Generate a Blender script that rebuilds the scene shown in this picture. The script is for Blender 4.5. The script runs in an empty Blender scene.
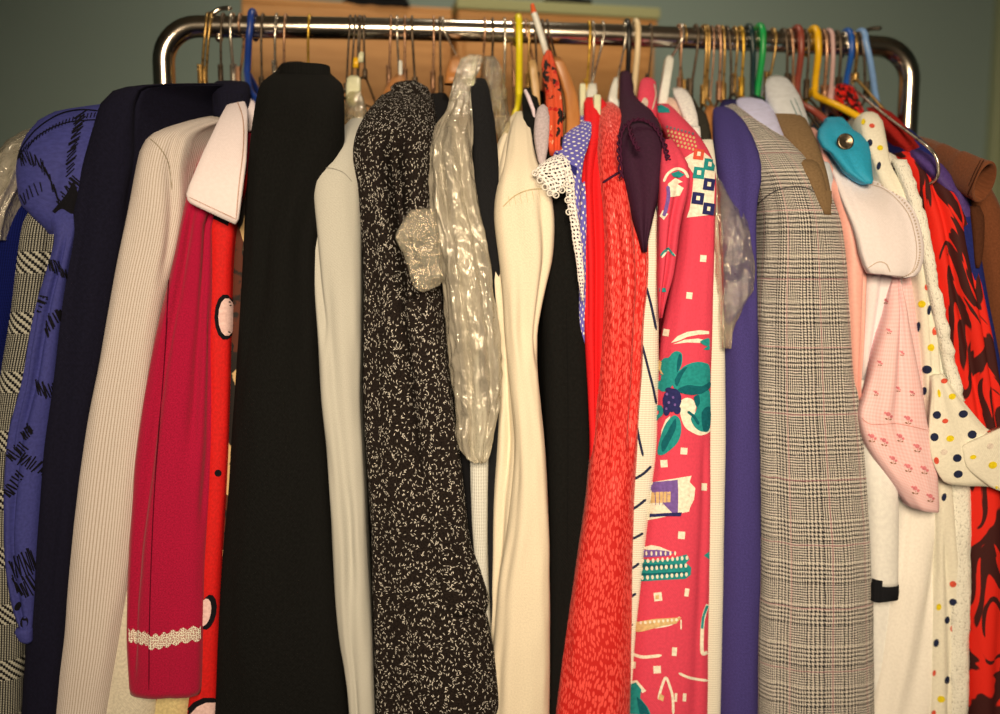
import bpy, bmesh, math, random
from mathutils import Vector, Matrix, noise
from mathutils.bvhtree import BVHTree
random.seed(7)
S = bpy.context.scene
COL = S.collection
R_ = math.radians

# ------------------------------------------------------------------ camera
FPX = 867.0
CAM = Vector((0.0, -1.3, 1.32))
YAW, PITCH = R_(4.0), R_(6.6)
FW = Vector((math.sin(YAW) * math.cos(PITCH), math.cos(YAW) * math.cos(PITCH), -math.sin(PITCH)))
RT = Vector((math.cos(YAW), -math.sin(YAW), 0))
UP = RT.cross(FW)
cd = bpy.data.cameras.new('camera')
cam = bpy.data.objects.new('camera', cd)
COL.objects.link(cam)
cam.matrix_world = Matrix(((RT.x, UP.x, -FW.x, CAM.x), (RT.y, UP.y, -FW.y, CAM.y), (RT.z, UP.z, -FW.z, CAM.z), (0, 0, 0, 1)))
cd.sensor_width = 36
cd.lens = 36 * FPX / 1000
cd.clip_start = 0.05
cd.dof.use_dof = True
cd.dof.focus_distance = 1.09
cd.dof.aperture_fstop = 1.25
S.camera = cam

def ray(px, py):
    return (FW + RT * ((px - 500) / FPX) + UP * ((357 - py) / FPX)).normalized()

def P(px, py, Y):
    "the point seen at that place of the photograph on the upright plane at depth Y"
    d = ray(px, py)
    return CAM + d * ((Y - CAM.y) / d.y)

# ------------------------------------------------------------------ object helpers
def tag(o, label=None, cat=None, group=None, kind=None):
    if label: o['label'] = label
    if cat: o['category'] = cat
    if group: o['group'] = group
    if kind: o['kind'] = kind
    return o

def thing(name, label, cat, loc, group=None):
    o = bpy.data.objects.new(name, None)
    o.empty_display_size = 0.03
    COL.objects.link(o)
    o.location = loc
    return tag(o, label, cat, group)

def link(name, verts, faces, mat, parent=None, uvs=None, smooth=True, fix=True):
    off = parent_world(parent)
    me = bpy.data.meshes.new(name)
    me.from_pydata([tuple(Vector(v) - off) for v in verts], [], faces)
    if uvs:
        ul = me.uv_layers.new(name='UVMap')
        for l in me.loops:
            ul.data[l.index].uv = uvs[l.vertex_index]
    if fix:
        bm = bmesh.new(); bm.from_mesh(me)
        bmesh.ops.recalc_face_normals(bm, faces=bm.faces)
        bm.to_mesh(me); bm.free()
    if smooth:
        me.polygons.foreach_set('use_smooth', [True] * len(me.polygons))
    o = bpy.data.objects.new(name, me)
    COL.objects.link(o)
    if mat: me.materials.append(mat)
    if parent: o.parent = parent
    return o

def parent_world(p):
    v = Vector((0, 0, 0))
    while p is not None:
        v = v + p.location
        p = p.parent
    return v

def box(bmv, lo, hi, bevel=0.0):
    "add a box to a bmesh"
    r = bmesh.ops.create_cube(bmv, size=1)
    vs = r['verts']
    for v in vs:
        v.co = Vector([(lo[i] + hi[i]) / 2 + v.co[i] * (hi[i] - lo[i]) for i in range(3)])
    if bevel:
        es = list({e for v in vs for e in v.link_edges})
        bmesh.ops.bevel(bmv, geom=es, offset=bevel, segments=2, affect='EDGES', profile=.5)

def from_bm(name, bm, mat, parent=None, smooth=False):
    off = parent_world(parent)
    bmesh.ops.translate(bm, vec=-off, verts=bm.verts)
    me = bpy.data.meshes.new(name)
    bm.to_mesh(me); bm.free()
    if smooth: me.polygons.foreach_set('use_smooth', [True] * len(me.polygons))
    o = bpy.data.objects.new(name, me)
    COL.objects.link(o)
    me.materials.append(mat)
    if parent: o.parent = parent
    return o

def cr(a, b, c, d, t):
    "one value of a Catmull-Rom spline"
    return 0.5 * (2 * b + (c - a) * t + (2 * a - 5 * b + 4 * c - d) * t * t + (3 * b - a - 3 * c + d) * t ** 3)

def smooth_path(pts, n=6):
    out = []
    m = len(pts)
    for i in range(m - 1):
        a, b, c, d = pts[max(i - 1, 0)], pts[i], pts[i + 1], pts[min(i + 2, m - 1)]
        for k in range(n):
            out.append(Vector([cr(a[j], b[j], c[j], d[j], k / n) for j in range(3)]))
    out.append(Vector(pts[-1]))
    return out

def tube_geo(pts, r, seg=8, round_end=True):
    pts = [Vector(p) for p in pts]
    rs = r if isinstance(r, (list, tuple)) else [r] * len(pts)
    if round_end and len(pts) > 2:
        d0 = (pts[0] - pts[1]).normalized(); d1 = (pts[-1] - pts[-2]).normalized()
        pts = [pts[0] + d0 * rs[0] * .8] + pts + [pts[-1] + d1 * rs[-1] * .8]
        rs = [rs[0] * .5] + list(rs) + [rs[-1] * .5]
    V, F = [], []
    n = None
    for i, p in enumerate(pts):
        t = (pts[min(i + 1, len(pts) - 1)] - pts[max(i - 1, 0)]).normalized()
        if n is None:
            n = t.orthogonal().normalized()
        n = (n - t * n.dot(t)).normalized()
        b = t.cross(n)
        for k in range(seg):
            a = 2 * math.pi * k / seg
            V.append(p + (n * math.cos(a) + b * math.sin(a)) * rs[i])
    for i in range(len(pts) - 1):
        for k in range(seg):
            k2 = (k + 1) % seg
            F.append((i * seg + k, i * seg + k2, (i + 1) * seg + k2, (i + 1) * seg + k))
    F.append(tuple(range(seg - 1, -1, -1)))
    F.append(tuple((len(pts) - 1) * seg + k for k in range(seg)))
    return V, F

def tube(name, pts, r, mat, parent=None, seg=8, sm=6, closed=False):
    p = smooth_path(pts, sm) if sm else pts
    if isinstance(r, (list, tuple)):
        m = len(r) - 1
        rr = []
        for i in range(len(p)):
            t = i / (len(p) - 1) * m
            k = min(int(t), m - 1)
            rr.append(r[k] + (r[k + 1] - r[k]) * (t - k))
        r = rr
    V, F = tube_geo(p, r, seg)
    return link(name, V, F, mat, parent)

def tubes(name, lists, r, mat, parent=None, seg=6, sm=5):
    V, F = [], []
    for pts in lists:
        v, f = tube_geo(smooth_path(pts, sm) if sm else pts, r, seg)
        o = len(V)
        V += v
        F += [tuple(i + o for i in q) for q in f]
    return link(name, V, F, mat, parent)

# ------------------------------------------------------------------ cloth
def norm_row(r):
    if isinstance(r[0], tuple):
        (xl, yl), (xr, yr), Y = r[:3]
    else:
        py, xl, xr, Y = r[:4]
        yl = yr = py
    return [xl, yl, xr, yr, Y]

def expand(rows, step):
    "fine rows between the given ones, on a spline"
    rows = [norm_row(r) for r in rows]
    out = []
    m = len(rows)
    for i in range(m - 1):
        a, b, c, d = rows[max(i - 1, 0)], rows[i], rows[i + 1], rows[min(i + 2, m - 1)]
        L = max(abs(b[1] - c[1]), abs(b[3] - c[3]), abs(b[0] - c[0]) * .7, abs(b[4] - c[4]) * 500)
        n = max(1, min(30, int(L / step)))
        for k in range(n):
            t = k / n
            q = []
            for j in range(5):
                v = cr(a[j], b[j], c[j], d[j], t)
                lo, hi = min(b[j], c[j]), max(b[j], c[j])
                mg = (hi - lo) * .12
                q.append(min(max(v, lo - mg), hi + mg))
            out.append((q, i + t))
    out.append((rows[-1], m - 1.0))
    return out

def loft(name, rows, mat, parent=None, hook=None, dep=0.05, fd=None, tb=0.008, folds=(), amp=0.0015,
         freq=(22, 5), seed=0, ncap=33, step=7, hollow=True, sq=0.85, yback=0.17, crumple=None):
    """Cloth built from horizontal slices. Each row gives the left and right limit of the visible front and its depth.
    hook: photo x of the hook, the slice then runs back to the rod and past it, thinning; else a tube with depth dep."""
    ex = expand(rows, step)
    V, F, UV = [], [], []
    wid = []
    for q, t in ex:
        wid.append((P(q[2], q[3], q[4]) - P(q[0], q[1], q[4])).length)
    wref = sorted(wid)[len(wid) * 2 // 3]
    hx = P(hook, 36, 0).x if hook is not None else 0
    fref = fd if fd is not None else min(max(wref * .42, .004), .03)
    uend = wref * .5 + fref
    vlen = 0.0
    prev = None
    ring_n = None
    for (q, t), w in zip(ex, wid):
        xl, yl, xr, yr, Y = q
        f = fd if fd is not None else min(max(w * .42, .004), .03)
        f = min(f, max(w * .75, .002))
        Yc = Y + f
        L, Rr = P(xl, yl, Yc), P(xr, yr, Yc)
        c = (L + Rr) / 2
        h = (Rr - L) / 2
        hl = max(h.length, 1e-5)
        hn = h / hl
        if prev is not None: vlen += (c - prev).length
        prev = c.copy()
        pym = (yl + yr) / 2
        ring, us = [], []
        for k in range(ncap):
            th = -math.pi / 2 + math.pi * k / (ncap - 1)
            s, co = math.sin(th), max(math.cos(th), 0)
            fx = math.copysign(abs(s) ** sq, s)
            p = c + h * fx + Vector((0, -f * co ** sq, 0))
            fr = th / (math.pi / 2)
            out = (hn * s * .6 - Vector((0, 1, 0)) * (co + .15)).normalized()
            dsp = 0
            for fo in folds:
                f0, y0, y1, wd, am = fo[:5]
                f1 = fo[5] if len(fo) > 5 else f0
                if y0 - 40 < pym < y1 + 40:
                    tt = min(max((pym - y0) / (y1 - y0), 0), 1)
                    win = min(1, max(0, (pym - y0 + 40) / 40)) * min(1, max(0, (y1 + 40 - pym) / 40))
                    cc = f0 + (f1 - f0) * tt
                    dsp -= am * win * math.exp(-((fr - cc) / wd) ** 2)
            dsp += amp * noise.noise(Vector((fr * wref * freq[0] + seed * 3.7, vlen * freq[1], seed * 1.3)))
            dsp += amp * .5 * noise.noise(Vector((fr * wref * freq[0] * 2.6 + seed, vlen * freq[1] * 3, seed * 2.3 + 9)))
            if crumple:
                ca, cf = crumple
                q_ = Vector((fr * wref * cf, vlen * cf * .55, seed * 1.9))
                q_ += Vector((noise.noise(q_ * .5), noise.noise(q_ * .5 + Vector((5, 1, 2))), 0)) * .8
                dsp += ca * (1 - 2.2 * abs(noise.noise(q_))) + ca * .5 * (1 - 2.2 * abs(noise.noise(q_ * 2.1 + Vector((3, 7, 1)))))
            edge = 1 - .65 * abs(fr) ** 3
            ring.append(p + out * dsp * edge)
            us.append(wref * .5 * fx + math.copysign(fref * (1 - co ** sq), fr))
        if hook is not None:
            yb = max(yback * min(1, abs(Y) / .2), .008)
            ns = 7
            rs, ru = [], []
            for k in range(1, ns + 1):
                s = k / ns
                y = Yc + (yb - Yc) * s
                a = min(1, max(0, (y - Yc) / max(1e-4, 0 - Yc))) if Yc < 0 else 1
                cx = c.x + (hx - c.x) * a
                g = min(1, s * 1.8); g = g * g * (3 - 2 * g)
                hw = hl + (min(tb, hl) - hl) * g
                if s > .92: hw *= .5
                rs.append((Vector((cx + hw, y, c.z)), Vector((cx - hw, y, c.z))))
                ru.append(uend + (y - Yc))
            for (a_, b_), u in zip(rs, ru):
                ring.append(a_); us.append(u)
            for (a_, b_), u in zip(reversed(rs), reversed(ru)):
                ring.append(b_); us.append(-u)
        else:
            nb = 9
            for k in range(1, nb):
                th = math.pi / 2 - math.pi * k / nb
                s, co = math.sin(th), max(math.cos(th), 0)
                fx = math.copysign(abs(s) ** sq, s)
                d_ = min(dep, max(w * 1.2, .004))
                ring.append(c + h * fx + Vector((0, d_ * co ** sq, 0)))
                us.append(uend + (1 - s) * wref * .5)
        if ring_n is None: ring_n = len(ring)
        for p, u in zip(ring, us):
            V.append(p); UV.append((u, -vlen))
    nr = len(ex)
    for i in range(nr - 1):
        for k in range(ring_n):
            k2 = (k + 1) % ring_n
            F.append((i * ring_n + k, i * ring_n + k2, (i + 1) * ring_n + k2, (i + 1) * ring_n + k))
    def centre(i):
        s = Vector((0, 0, 0))
        for k in range(ring_n): s += V[i * ring_n + k]
        return s / ring_n
    # closed top
    ct = centre(0)
    V.append(ct + Vector((0, 0, .001))); UV.append((0, 0)); ti = len(V) - 1
    for k in range(ring_n):
        F.append((ti, (k + 1) % ring_n, k))
    base = (nr - 1) * ring_n
    if hollow:
        # hem turned inwards
        cb = centre(nr - 1)
        for sc, dz in ((.88, 0.0), (.85, .03)):
            b2 = len(V)
            for k in range(ring_n):
                p = V[(nr - 1) * ring_n + k]
                V.append(cb + (p - cb) * sc + Vector((0, 0, dz))); UV.append(UV[(nr - 1) * ring_n + k])
            for k in range(ring_n):
                k2 = (k + 1) % ring_n
                F.append((base + k, base + k2, b2 + k2, b2 + k))
            base = b2
    V.append(sum((V[base + k] for k in range(ring_n)), Vector()) / ring_n); UV.append((0, -vlen)); bi = len(V) - 1
    for k in range(ring_n):
        F.append((bi, base + k, base + (k + 1) % ring_n))
    return link(name, V, F, mat, parent, UV)

def bvh_of(o):
    off = parent_world(o.parent) + o.location
    vs = [v.co + off for v in o.data.vertices]
    return BVHTree.FromPolygons(vs, [tuple(p.vertices) for p in o.data.polygons])

def decal(o, polys, mat, lift=0.0007, maxlen=5.0, others=()):
    """Print or applied shapes on the cloth: polygons read off the photograph, laid on the surface of o
    and added to the same mesh with their own material. Only where o itself is met first."""
    bv = o.get('_bv')
    bv = BV.setdefault(o.name, None) or bvh_of(o)
    BV[o.name] = bv
    bm = bmesh.new()
    for poly in polys:
        vs = [bm.verts.new((x, y, 0)) for x, y in poly]
        try: bm.faces.new(vs)
        except ValueError: pass
    bmesh.ops.triangulate(bm, faces=bm.faces)
    for it in range(7):
        es = [e for e in bm.edges if e.calc_length() > maxlen]
        if not es: break
        bmesh.ops.subdivide_edges(bm, edges=es, cuts=1)
        bmesh.ops.triangulate(bm, faces=[f for f in bm.faces if len(f.verts) > 3])
    ok = {}
    uvv = {}
    for v in bm.verts:
        d = ray(v.co.x, v.co.y)
        loc, nrm, idx, dist = bv.ray_cast(CAM, d)
        if loc is None:
            ok[v] = None
        else:
            if nrm.dot(d) > 0: nrm = -nrm
            ok[v] = (loc + nrm * lift - d * lift * .5, dist)
            uvv[v] = (v.co.x * .00128, -v.co.y * .00128)
    me = o.data
    off = parent_world(o.parent) + o.location
    slot = None
    for i, m in enumerate(me.materials):
        if m == mat: slot = i
    if slot is None:
        me.materials.append(mat); slot = len(me.materials) - 1
    b2 = bmesh.new(); b2.from_mesh(me)
    ul = b2.loops.layers.uv.verify()
    mp = {}
    for f in bm.faces:
        hits = [ok[v] for v in f.verts]
        if any(h is None for h in hits): continue
        ds = [h[1] for h in hits]
        if max(ds) - min(ds) > .025: continue
        nv = []
        for v in f.verts:
            if v not in mp: mp[v] = b2.verts.new(ok[v][0] - off)
            nv.append(mp[v])
        try: nf = b2.faces.new(nv)
        except ValueError: continue
        nf.smooth = True
        nf.material_index = slot
        for l, v in zip(nf.loops, f.verts): l[ul].uv = uvv[v]
        nf.normal_update()
        if nf.normal.dot(CAM - nf.calc_center_median() - off) < 0: nf.normal_flip()
    b2.to_mesh(me)
    b2.free(); bm.free()
BV = {}

def stroke(pts, w, taper=True, n=5):
    "a polygon round a path of photo points"
    p = smooth_path([(x, y, 0) for x, y in pts], n) if len(pts) > 2 else [Vector((x, y, 0)) for x, y in pts]
    Lf, Rg = [], []
    m = len(p)
    for i, a in enumerate(p):
        t = (p[min(i + 1, m - 1)] - p[max(i - 1, 0)])
        t = t.normalized() if t.length else Vector((1, 0, 0))
        nn = Vector((-t.y, t.x, 0))
        s = w / 2
        if taper and (i == 0 or i == m - 1): s *= .35
        Lf.append((a + nn * s)[:2]); Rg.append((a - nn * s)[:2])
    return [tuple(x) for x in Lf] + [tuple(x) for x in reversed(Rg)]

def ell(x, y, rx, ry, rot=0, n=14):
    c, s = math.cos(R_(rot)), math.sin(R_(rot))
    return [(x + rx * math.cos(2 * math.pi * k / n) * c - ry * math.sin(2 * math.pi * k / n) * s,
             y + rx * math.cos(2 * math.pi * k / n) * s + ry * math.sin(2 * math.pi * k / n) * c) for k in range(n)]

def blob(pts, n=5):
    "a rounded closed outline through the given points"
    m = len(pts)
    out = []
    for i in range(m):
        a, b, c, d = pts[i - 1], pts[i], pts[(i + 1) % m], pts[(i + 2) % m]
        for k in range(n):
            out.append(tuple(cr(a[j], b[j], c[j], d[j], k / n) for j in range(2)))
    return out

def quad(x, y, w, h, rot=0):
    c, s = math.cos(R_(rot)), math.sin(R_(rot))
    return [(x + a * w / 2 * c - b * h / 2 * s, y + a * w / 2 * s + b * h / 2 * c) for a, b in ((-1, -1), (1, -1), (1, 1), (-1, 1))]

# ------------------------------------------------------------------ materials
def lin(v):
    v /= 255.0
    return v / 12.92 if v <= .04045 else ((v + .055) / 1.055) ** 2.4
WREF = [lin(240), lin(222), lin(190)]
def c3(r, g, b):
    "albedo of a cloth that shows this colour where the warm lamp lights it fully"
    return tuple(min(.88, lin(v) / w * .8) for v, w in zip((r, g, b), WREF)) + (1,)

class M:
    def __init__(s, name, col=None, rough=.9, spec=.15, sheen=0.0, metal=0.0):
        s.m = bpy.data.materials.new(name)
        s.m.use_nodes = True
        s.nt = s.m.node_tree
        s.b = s.nt.nodes['Principled BSDF']
        s.out = s.nt.nodes['Material Output']
        s.b.inputs['Roughness'].default_value = rough
        s.b.inputs['Specular IOR Level'].default_value = spec
        s.b.inputs['Metallic'].default_value = metal
        if sheen: s.b.inputs['Sheen Weight'].default_value = sheen
        if col: s.b.inputs['Base Color'].default_value = col
        s._uv = None
    def node(s, t, **kw):
        n = s.nt.nodes.new(t)
        for k, v in kw.items(): setattr(n, k, v)
        return n
    def put(s, sock, v):
        if v is None: return
        if isinstance(v, bpy.types.NodeSocket): s.nt.links.new(v, sock)
        else: sock.default_value = v
    def ma(s, op, a, b=None, c=None):
        n = s.node('ShaderNodeMath', operation=op)
        for i, v in enumerate((a, b, c)): s.put(n.inputs[i], v)
        return n.outputs[0]
    def uv(s):
        if not s._uv:
            n = s.node('ShaderNodeUVMap'); n.uv_map = 'UVMap'
            x = s.node('ShaderNodeSeparateXYZ')
            s.nt.links.new(n.outputs[0], x.inputs[0])
            s._uv = (x.outputs[0], x.outputs[1], n.outputs[0])
        return s._uv
    def vec(s, u, v, w=0.0):
        n = s.node('ShaderNodeCombineXYZ')
        s.put(n.inputs[0], u); s.put(n.inputs[1], v); s.put(n.inputs[2], w)
        return n.outputs[0]
    def mapv(s, vec, scale=(1, 1, 1), rot=0.0, loc=(0, 0, 0)):
        n = s.node('ShaderNodeMapping')
        s.put(n.inputs[0], vec)
        n.inputs['Scale'].default_value = scale
        n.inputs['Rotation'].default_value = (0, 0, rot)
        n.inputs['Location'].default_value = loc
        return n.outputs[0]
    def noise(s, vec, scale, detail=2.0, rough=.5):
        n = s.node('ShaderNodeTexNoise')
        s.put(n.inputs['Vector'], vec)
        n.inputs['Scale'].default_value = scale
        n.inputs['Detail'].default_value = detail
        n.inputs['Roughness'].default_value = rough
        return n.outputs['Fac']
    def vor(s, vec, scale, rnd=1.0, feat='F1'):
        n = s.node('ShaderNodeTexVoronoi', feature=feat, voronoi_dimensions='2D')
        s.put(n.inputs['Vector'], vec)
        n.inputs['Scale'].default_value = scale
        n.inputs['Randomness'].default_value = rnd
        return n.outputs
    def obj(s):
        return s.node('ShaderNodeTexCoord').outputs['Object']
    def step(s, x, e, soft=0.0):
        if not soft: return s.ma('GREATER_THAN', x, e)
        n = s.node('ShaderNodeMapRange', interpolation_type='SMOOTHSTEP')
        s.put(n.inputs[0], x)
        n.inputs[1].default_value = e - soft; n.inputs[2].default_value = e + soft
        return n.outputs[0]
    def mix(s, f, a, b, mode='MIX'):
        n = s.node('ShaderNodeMix', data_type='RGBA', blend_type=mode)
        s.put(n.inputs[0], f); s.put(n.inputs[6], a); s.put(n.inputs[7], b)
        return n.outputs[2]
    def fr(s, x, p):
        "position inside a repeat of length p, 0..1"
        return s.ma('FRACT', s.ma('DIVIDE', x, p))
    def col(s, c):
        s.put(s.b.inputs['Base Color'], c); return s
    def bump(s, h, strength=.3, dist=.001):
        n = s.node('ShaderNodeBump')
        n.inputs['Strength'].default_value = strength
        n.inputs['Distance'].default_value = dist
        s.put(n.inputs['Height'], h)
        s.put(s.b.inputs['Normal'], n.outputs[0])
        return s

def cloth(name, rgb, rough=.92, sheen=.0, spec=.12, var=.10, weave=900, bump=.25, fuzz=250):
    "plain woven or knitted cloth: slight mottling and a fine weave"
    m = M(name, rough=rough, spec=spec, sheen=sheen)
    u, v, uv = m.uv()
    c = c3(*rgb)
    n1 = m.noise(uv, fuzz, 4)
    dk = tuple(x * (1 - var * 2) for x in c[:3]) + (1,)
    lt = tuple(min(.9, x * (1 + var)) for x in c[:3]) + (1,)
    m.col(m.mix(m.step(n1, .5, .25), dk, lt))
    w = m.ma('MULTIPLY', m.ma('SINE', m.ma('MULTIPLY', u, weave * 2)), m.ma('SINE', m.ma('MULTIPLY', v, weave * 2)))
    m.bump(m.ma('ADD', w, m.ma('MULTIPLY', n1, 2.0)), bump, .0006)
    return m

def plain(name, rgb, rough=.5, spec=.3, metal=0.0, raw=False, sheen=0.0):
    m = M(name, c3(*rgb) if not raw else tuple(rgb) + (1,), rough, spec, sheen, metal)
    n = m.noise(m.obj(), 120, 3)
    base = m.b.inputs['Base Color'].default_value[:]
    m.col(m.mix(n, tuple(x * .82 for x in base[:3]) + (1,), tuple(min(.92, x * 1.12) for x in base[:3]) + (1,)))
    return m.m
def film(name, tint=(.93, .92, .86), milk=.22, crinkle=70, strength=.9):
    "thin crinkled clear plastic"
    m = M(name)
    nt = m.nt
    nt.nodes.remove(m.b)
    g = m.node('ShaderNodeBsdfGlossy'); g.inputs['Roughness'].default_value = .10; g.inputs['Color'].default_value = (.95, .93, .88, 1)
    t = m.node('ShaderNodeBsdfTransparent'); t.inputs['Color'].default_value = tuple(tint) + (1,)
    d = m.node('ShaderNodeBsdfTranslucent'); d.inputs['Color'].default_value = (.85, .82, .74, 1)
    d2 = m.node('ShaderNodeBsdfDiffuse'); d2.inputs['Color'].default_value = (.85, .82, .74, 1)
    o = m.obj()
    n1 = m.noise(m.mapv(o, (1, 1, .35)), crinkle, 4, .6)
    n2 = m.noise(m.mapv(o, (1, 1, .5), .4), crinkle * 3.1, 3, .6)
    rid = m.ma('ABSOLUTE', m.ma('SUBTRACT', n1, .5))
    rid2 = m.ma('ABSOLUTE', m.ma('SUBTRACT', n2, .5))
    h = m.ma('ADD', m.ma('MULTIPLY', rid, 4), m.ma('MULTIPLY', rid2, 2.2))
    b = m.node('ShaderNodeBump'); b.inputs['Strength'].default_value = strength; b.inputs['Distance'].default_value = .004
    m.put(b.inputs['Height'], h)
    for q in (g, d, d2): m.put(q.inputs['Normal'], b.outputs[0])
    lw = m.node('ShaderNodeLayerWeight'); lw.inputs['Blend'].default_value = .35
    m.put(lw.inputs['Normal'], b.outputs[0])
    m1 = m.node('ShaderNodeMixShader'); m1.inputs[0].default_value = .72
    m.put(m1.inputs[1], d.outputs[0]); m.put(m1.inputs[2], d2.outputs[0])
    m2 = m.node('ShaderNodeMixShader')
    milkf = m.ma('MULTIPLY', m.ma('ADD', .35, m.ma('MULTIPLY', n1, 1.3)), milk)
    m.put(m2.inputs[0], milkf); m.put(m2.inputs[1], t.outputs[0]); m.put(m2.inputs[2], m1.outputs[0])
    m3 = m.node('ShaderNodeMixShader')
    m.put(m3.inputs[0], m.ma('ADD', .10, m.ma('MULTIPLY', lw.outputs['Facing'], .70)))
    m.put(m3.inputs[1], m2.outputs[0]); m.put(m3.inputs[2], g.outputs[0])
    m.put(m.out.inputs['Surface'], m3.outputs[0])
    return m.m

FILM_WRAP = film('yellowish_wrap_film', (.90, .86, .66), .3, 50, .4)
# ------------------------------------------------------------------ the room
def wallmat(name, rgb, rough=.75):
    m = M(name, rough=rough, spec=.2)
    n = m.noise(m.obj(), 1.3, 5); n2 = m.noise(m.obj(), 60, 3)
    c = tuple(rgb)
    m.col(m.mix(n, tuple(x * .9 for x in c) + (1,), tuple(x * 1.1 for x in c) + (1,)))
    m.bump(n2, .15, .002)
    return m.m
MAT_WALL = wallmat('teal_wall_paint', (.225, .315, .32))
MAT_PALE = wallmat('cream_wall_paint', (.66, .60, .50))
MAT_CEIL = wallmat('ceiling_paint', (.72, .68, .60))
MAT_TRIM = wallmat('pale_green_gloss_paint', (.30, .36, .24), .45)
def floormat():
    m = M('brown_boards', rough=.55, spec=.3)
    o = m.obj()
    x = m.node('ShaderNodeSeparateXYZ'); m.put(x.inputs[0], o)
    f = m.fr(x.outputs[0], .12)
    gap = m.ma('LESS_THAN', f, .03)
    n = m.noise(m.mapv(o, (14, 1.2, 1)), 3, 5)
    c = m.mix(n, (.10, .06, .035, 1), (.2, .125, .07, 1))
    m.col(m.mix(gap, c, (.02, .012, .008, 1)))
    return m.m
def wall(name, lo, hi, mat):
    bm = bmesh.new(); box(bm, lo, hi)
    return tag(from_bm(name, bm, mat), kind='structure')
X0, X1, Y0, Y1, ZC = -1.75, 1.75, -2.7, .72, 2.55
wall('floor', (X0 - .1, Y0 - .1, -.1), (X1 + .1, Y1 + .1, 0), floormat())
wall('ceiling', (X0 - .1, Y0 - .1, ZC), (X1 + .1, Y1 + .1, ZC + .1), MAT_CEIL)
wall('wall_back', (X0 - .1, Y1, 0), (X1 + .1, Y1 + .1, ZC), MAT_WALL)
wall('wall_left', (X0 - .1, Y0, 0), (X0, Y1, ZC), MAT_WALL)
wall('wall_right', (X1, Y0, 0), (X1 + .1, Y1, ZC), MAT_WALL)
wall('wall_front', (X0 - .1, Y0 - .1, 0), (X1 + .1, Y0, ZC), MAT_PALE)
tx = P(990, 190, Y1 - .03).x
bm = bmesh.new()
box(bm, (tx, Y1 - .03, 0), (tx + .1, Y1 + .002, 2.2), .006)
box(bm, (tx + .02, Y1 - .042, 0), (tx + .085, Y1 - .025, 2.2), .005)
tag(from_bm('trim_1', bm, MAT_TRIM), kind='structure')
bm = bmesh.new(); box(bm, (X0, Y1 - .018, 0), (tx, Y1 + .002, .12), .005)
tag(from_bm('baseboard_back', bm, MAT_TRIM), kind='structure')

# ------------------------------------------------------------------ crates on a cabinet behind the rack
def woodmat(name, a, b, along=(1, 12, 12), rough=.5):
    m = M(name, rough=rough, spec=.3)
    n = m.noise(m.mapv(m.obj(), along), 6, 6, .6)
    n2 = m.noise(m.obj(), 5, 3)
    c = m.mix(m.step(n, .5, .22), tuple(a) + (1,), tuple(b) + (1,))
    m.col(m.mix(m.ma('MULTIPLY', n2, .35), c, tuple(x * .55 for x in a) + (1,)))
    m.bump(n, .15, .001)
    return m.m
W_CRATE = woodmat('orange_brown_wood', (.46, .235, .085), (.62, .34, .135))
W_CAB = woodmat('dark_cabinet_wood', (.14, .065, .025), (.23, .11, .045), (12, 12, 1))
W_HANG = woodmat('varnished_hanger_wood', (.42, .17, .05), (.56, .26, .09), (12, 2, 2), .35)
W_PALE = woodmat('pale_hanger_wood', (.55, .36, .16), (.68, .48, .25), (12, 2, 2), .4)
GREEN_EDGE = wallmat('pale_green_edge_paint', (.34, .38, .22), .6)

zb = P(450, 205, .30).z
cab = thing('storage_cabinet', 'brown wooden cabinet behind the clothes rack carrying two wooden crates', 'cabinet', (.1, .48, 0))
def cb(name, lo, hi, mat, par, bev=.004):
    b_ = bmesh.new(); box(b_, lo, hi, bev); return from_bm(name, b_, mat, par)
cb('carcass', (-.36, .30, .06), (.50, .70, zb), W_CAB, cab)
cb('plinth', (-.34, .32, 0), (.48, .69, .06), W_CAB, cab)
for a, b in ((-.35, .065), (.075, .49)):
    d = cb('door', (a, .282, .08), (b, .30, zb - .02), W_CAB, cab)
    kx = b - .04 if a < 0 else a + .04
    tube('knob', [(kx, .283, .8), (kx, .27, .8), (kx, .262, .8)], [.006, .008, .013], W_HANG, d, 10, 3)

def crate(label, px0, px1, yrot, lid, ytop0):
    Yf = .275
    a = P(px0, ytop0, Yf); w = (P(px1, 12, Yf + .05) - a).length
    h = a.z - zb
    t = thing('wooden_crate', label, 'crate', (a.x, Yf, zb), 'wooden crates behind the rack')
    t.rotation_euler.z = yrot
    def pc(name, lo, hi, mat, bev=.003):
        b_ = bmesh.new(); box(b_, lo, hi, bev)
        me = bpy.data.meshes.new(name); b_.to_mesh(me); b_.free()
        o = bpy.data.objects.new(name, me); COL.objects.link(o); me.materials.append(mat); o.parent = t
        return o
    D = .26
    pc('front_panel', (.012, .004, .0), (w - .012, .016, h - .004), W_CRATE)
    pc('front_rail', (0, 0, h - .034), (w, .014, h), W_CRATE)
    pc('front_rail', (0, 0, 0), (w, .014, .03), W_CRATE)
    for x in (0, w - .014):
        pc('side_panel', (x, .0145, 0), (x + .014, D, h), W_CRATE)
    pc('back_panel', (.014, D - .014, 0), (w - .014, D, h), W_CRATE)
    pc('bottom_panel', (.014, .016, 0), (w - .014, D - .014, .012), W_CRATE)
    if lid:
        pc('lid', (-.003, -.006, h), (w + .003, D + .004, h + .020), GREEN_EDGE)
    else:
        pc('lid', (0, .002, h), (w, D, h + .010), W_CRATE)
    return t, a, w, h
crL = crate('plain orange-brown wooden crate without a green edge, the one above the black jacket', 241, 452, R_(7), False, 2)
crR = crate('orange-brown wooden crate with a pale green lid edge, beside the plain crate', 458, 657, R_(7), True, 9)
DARK_FELT = cloth('black_felt', (26, 26, 24)).m
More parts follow.
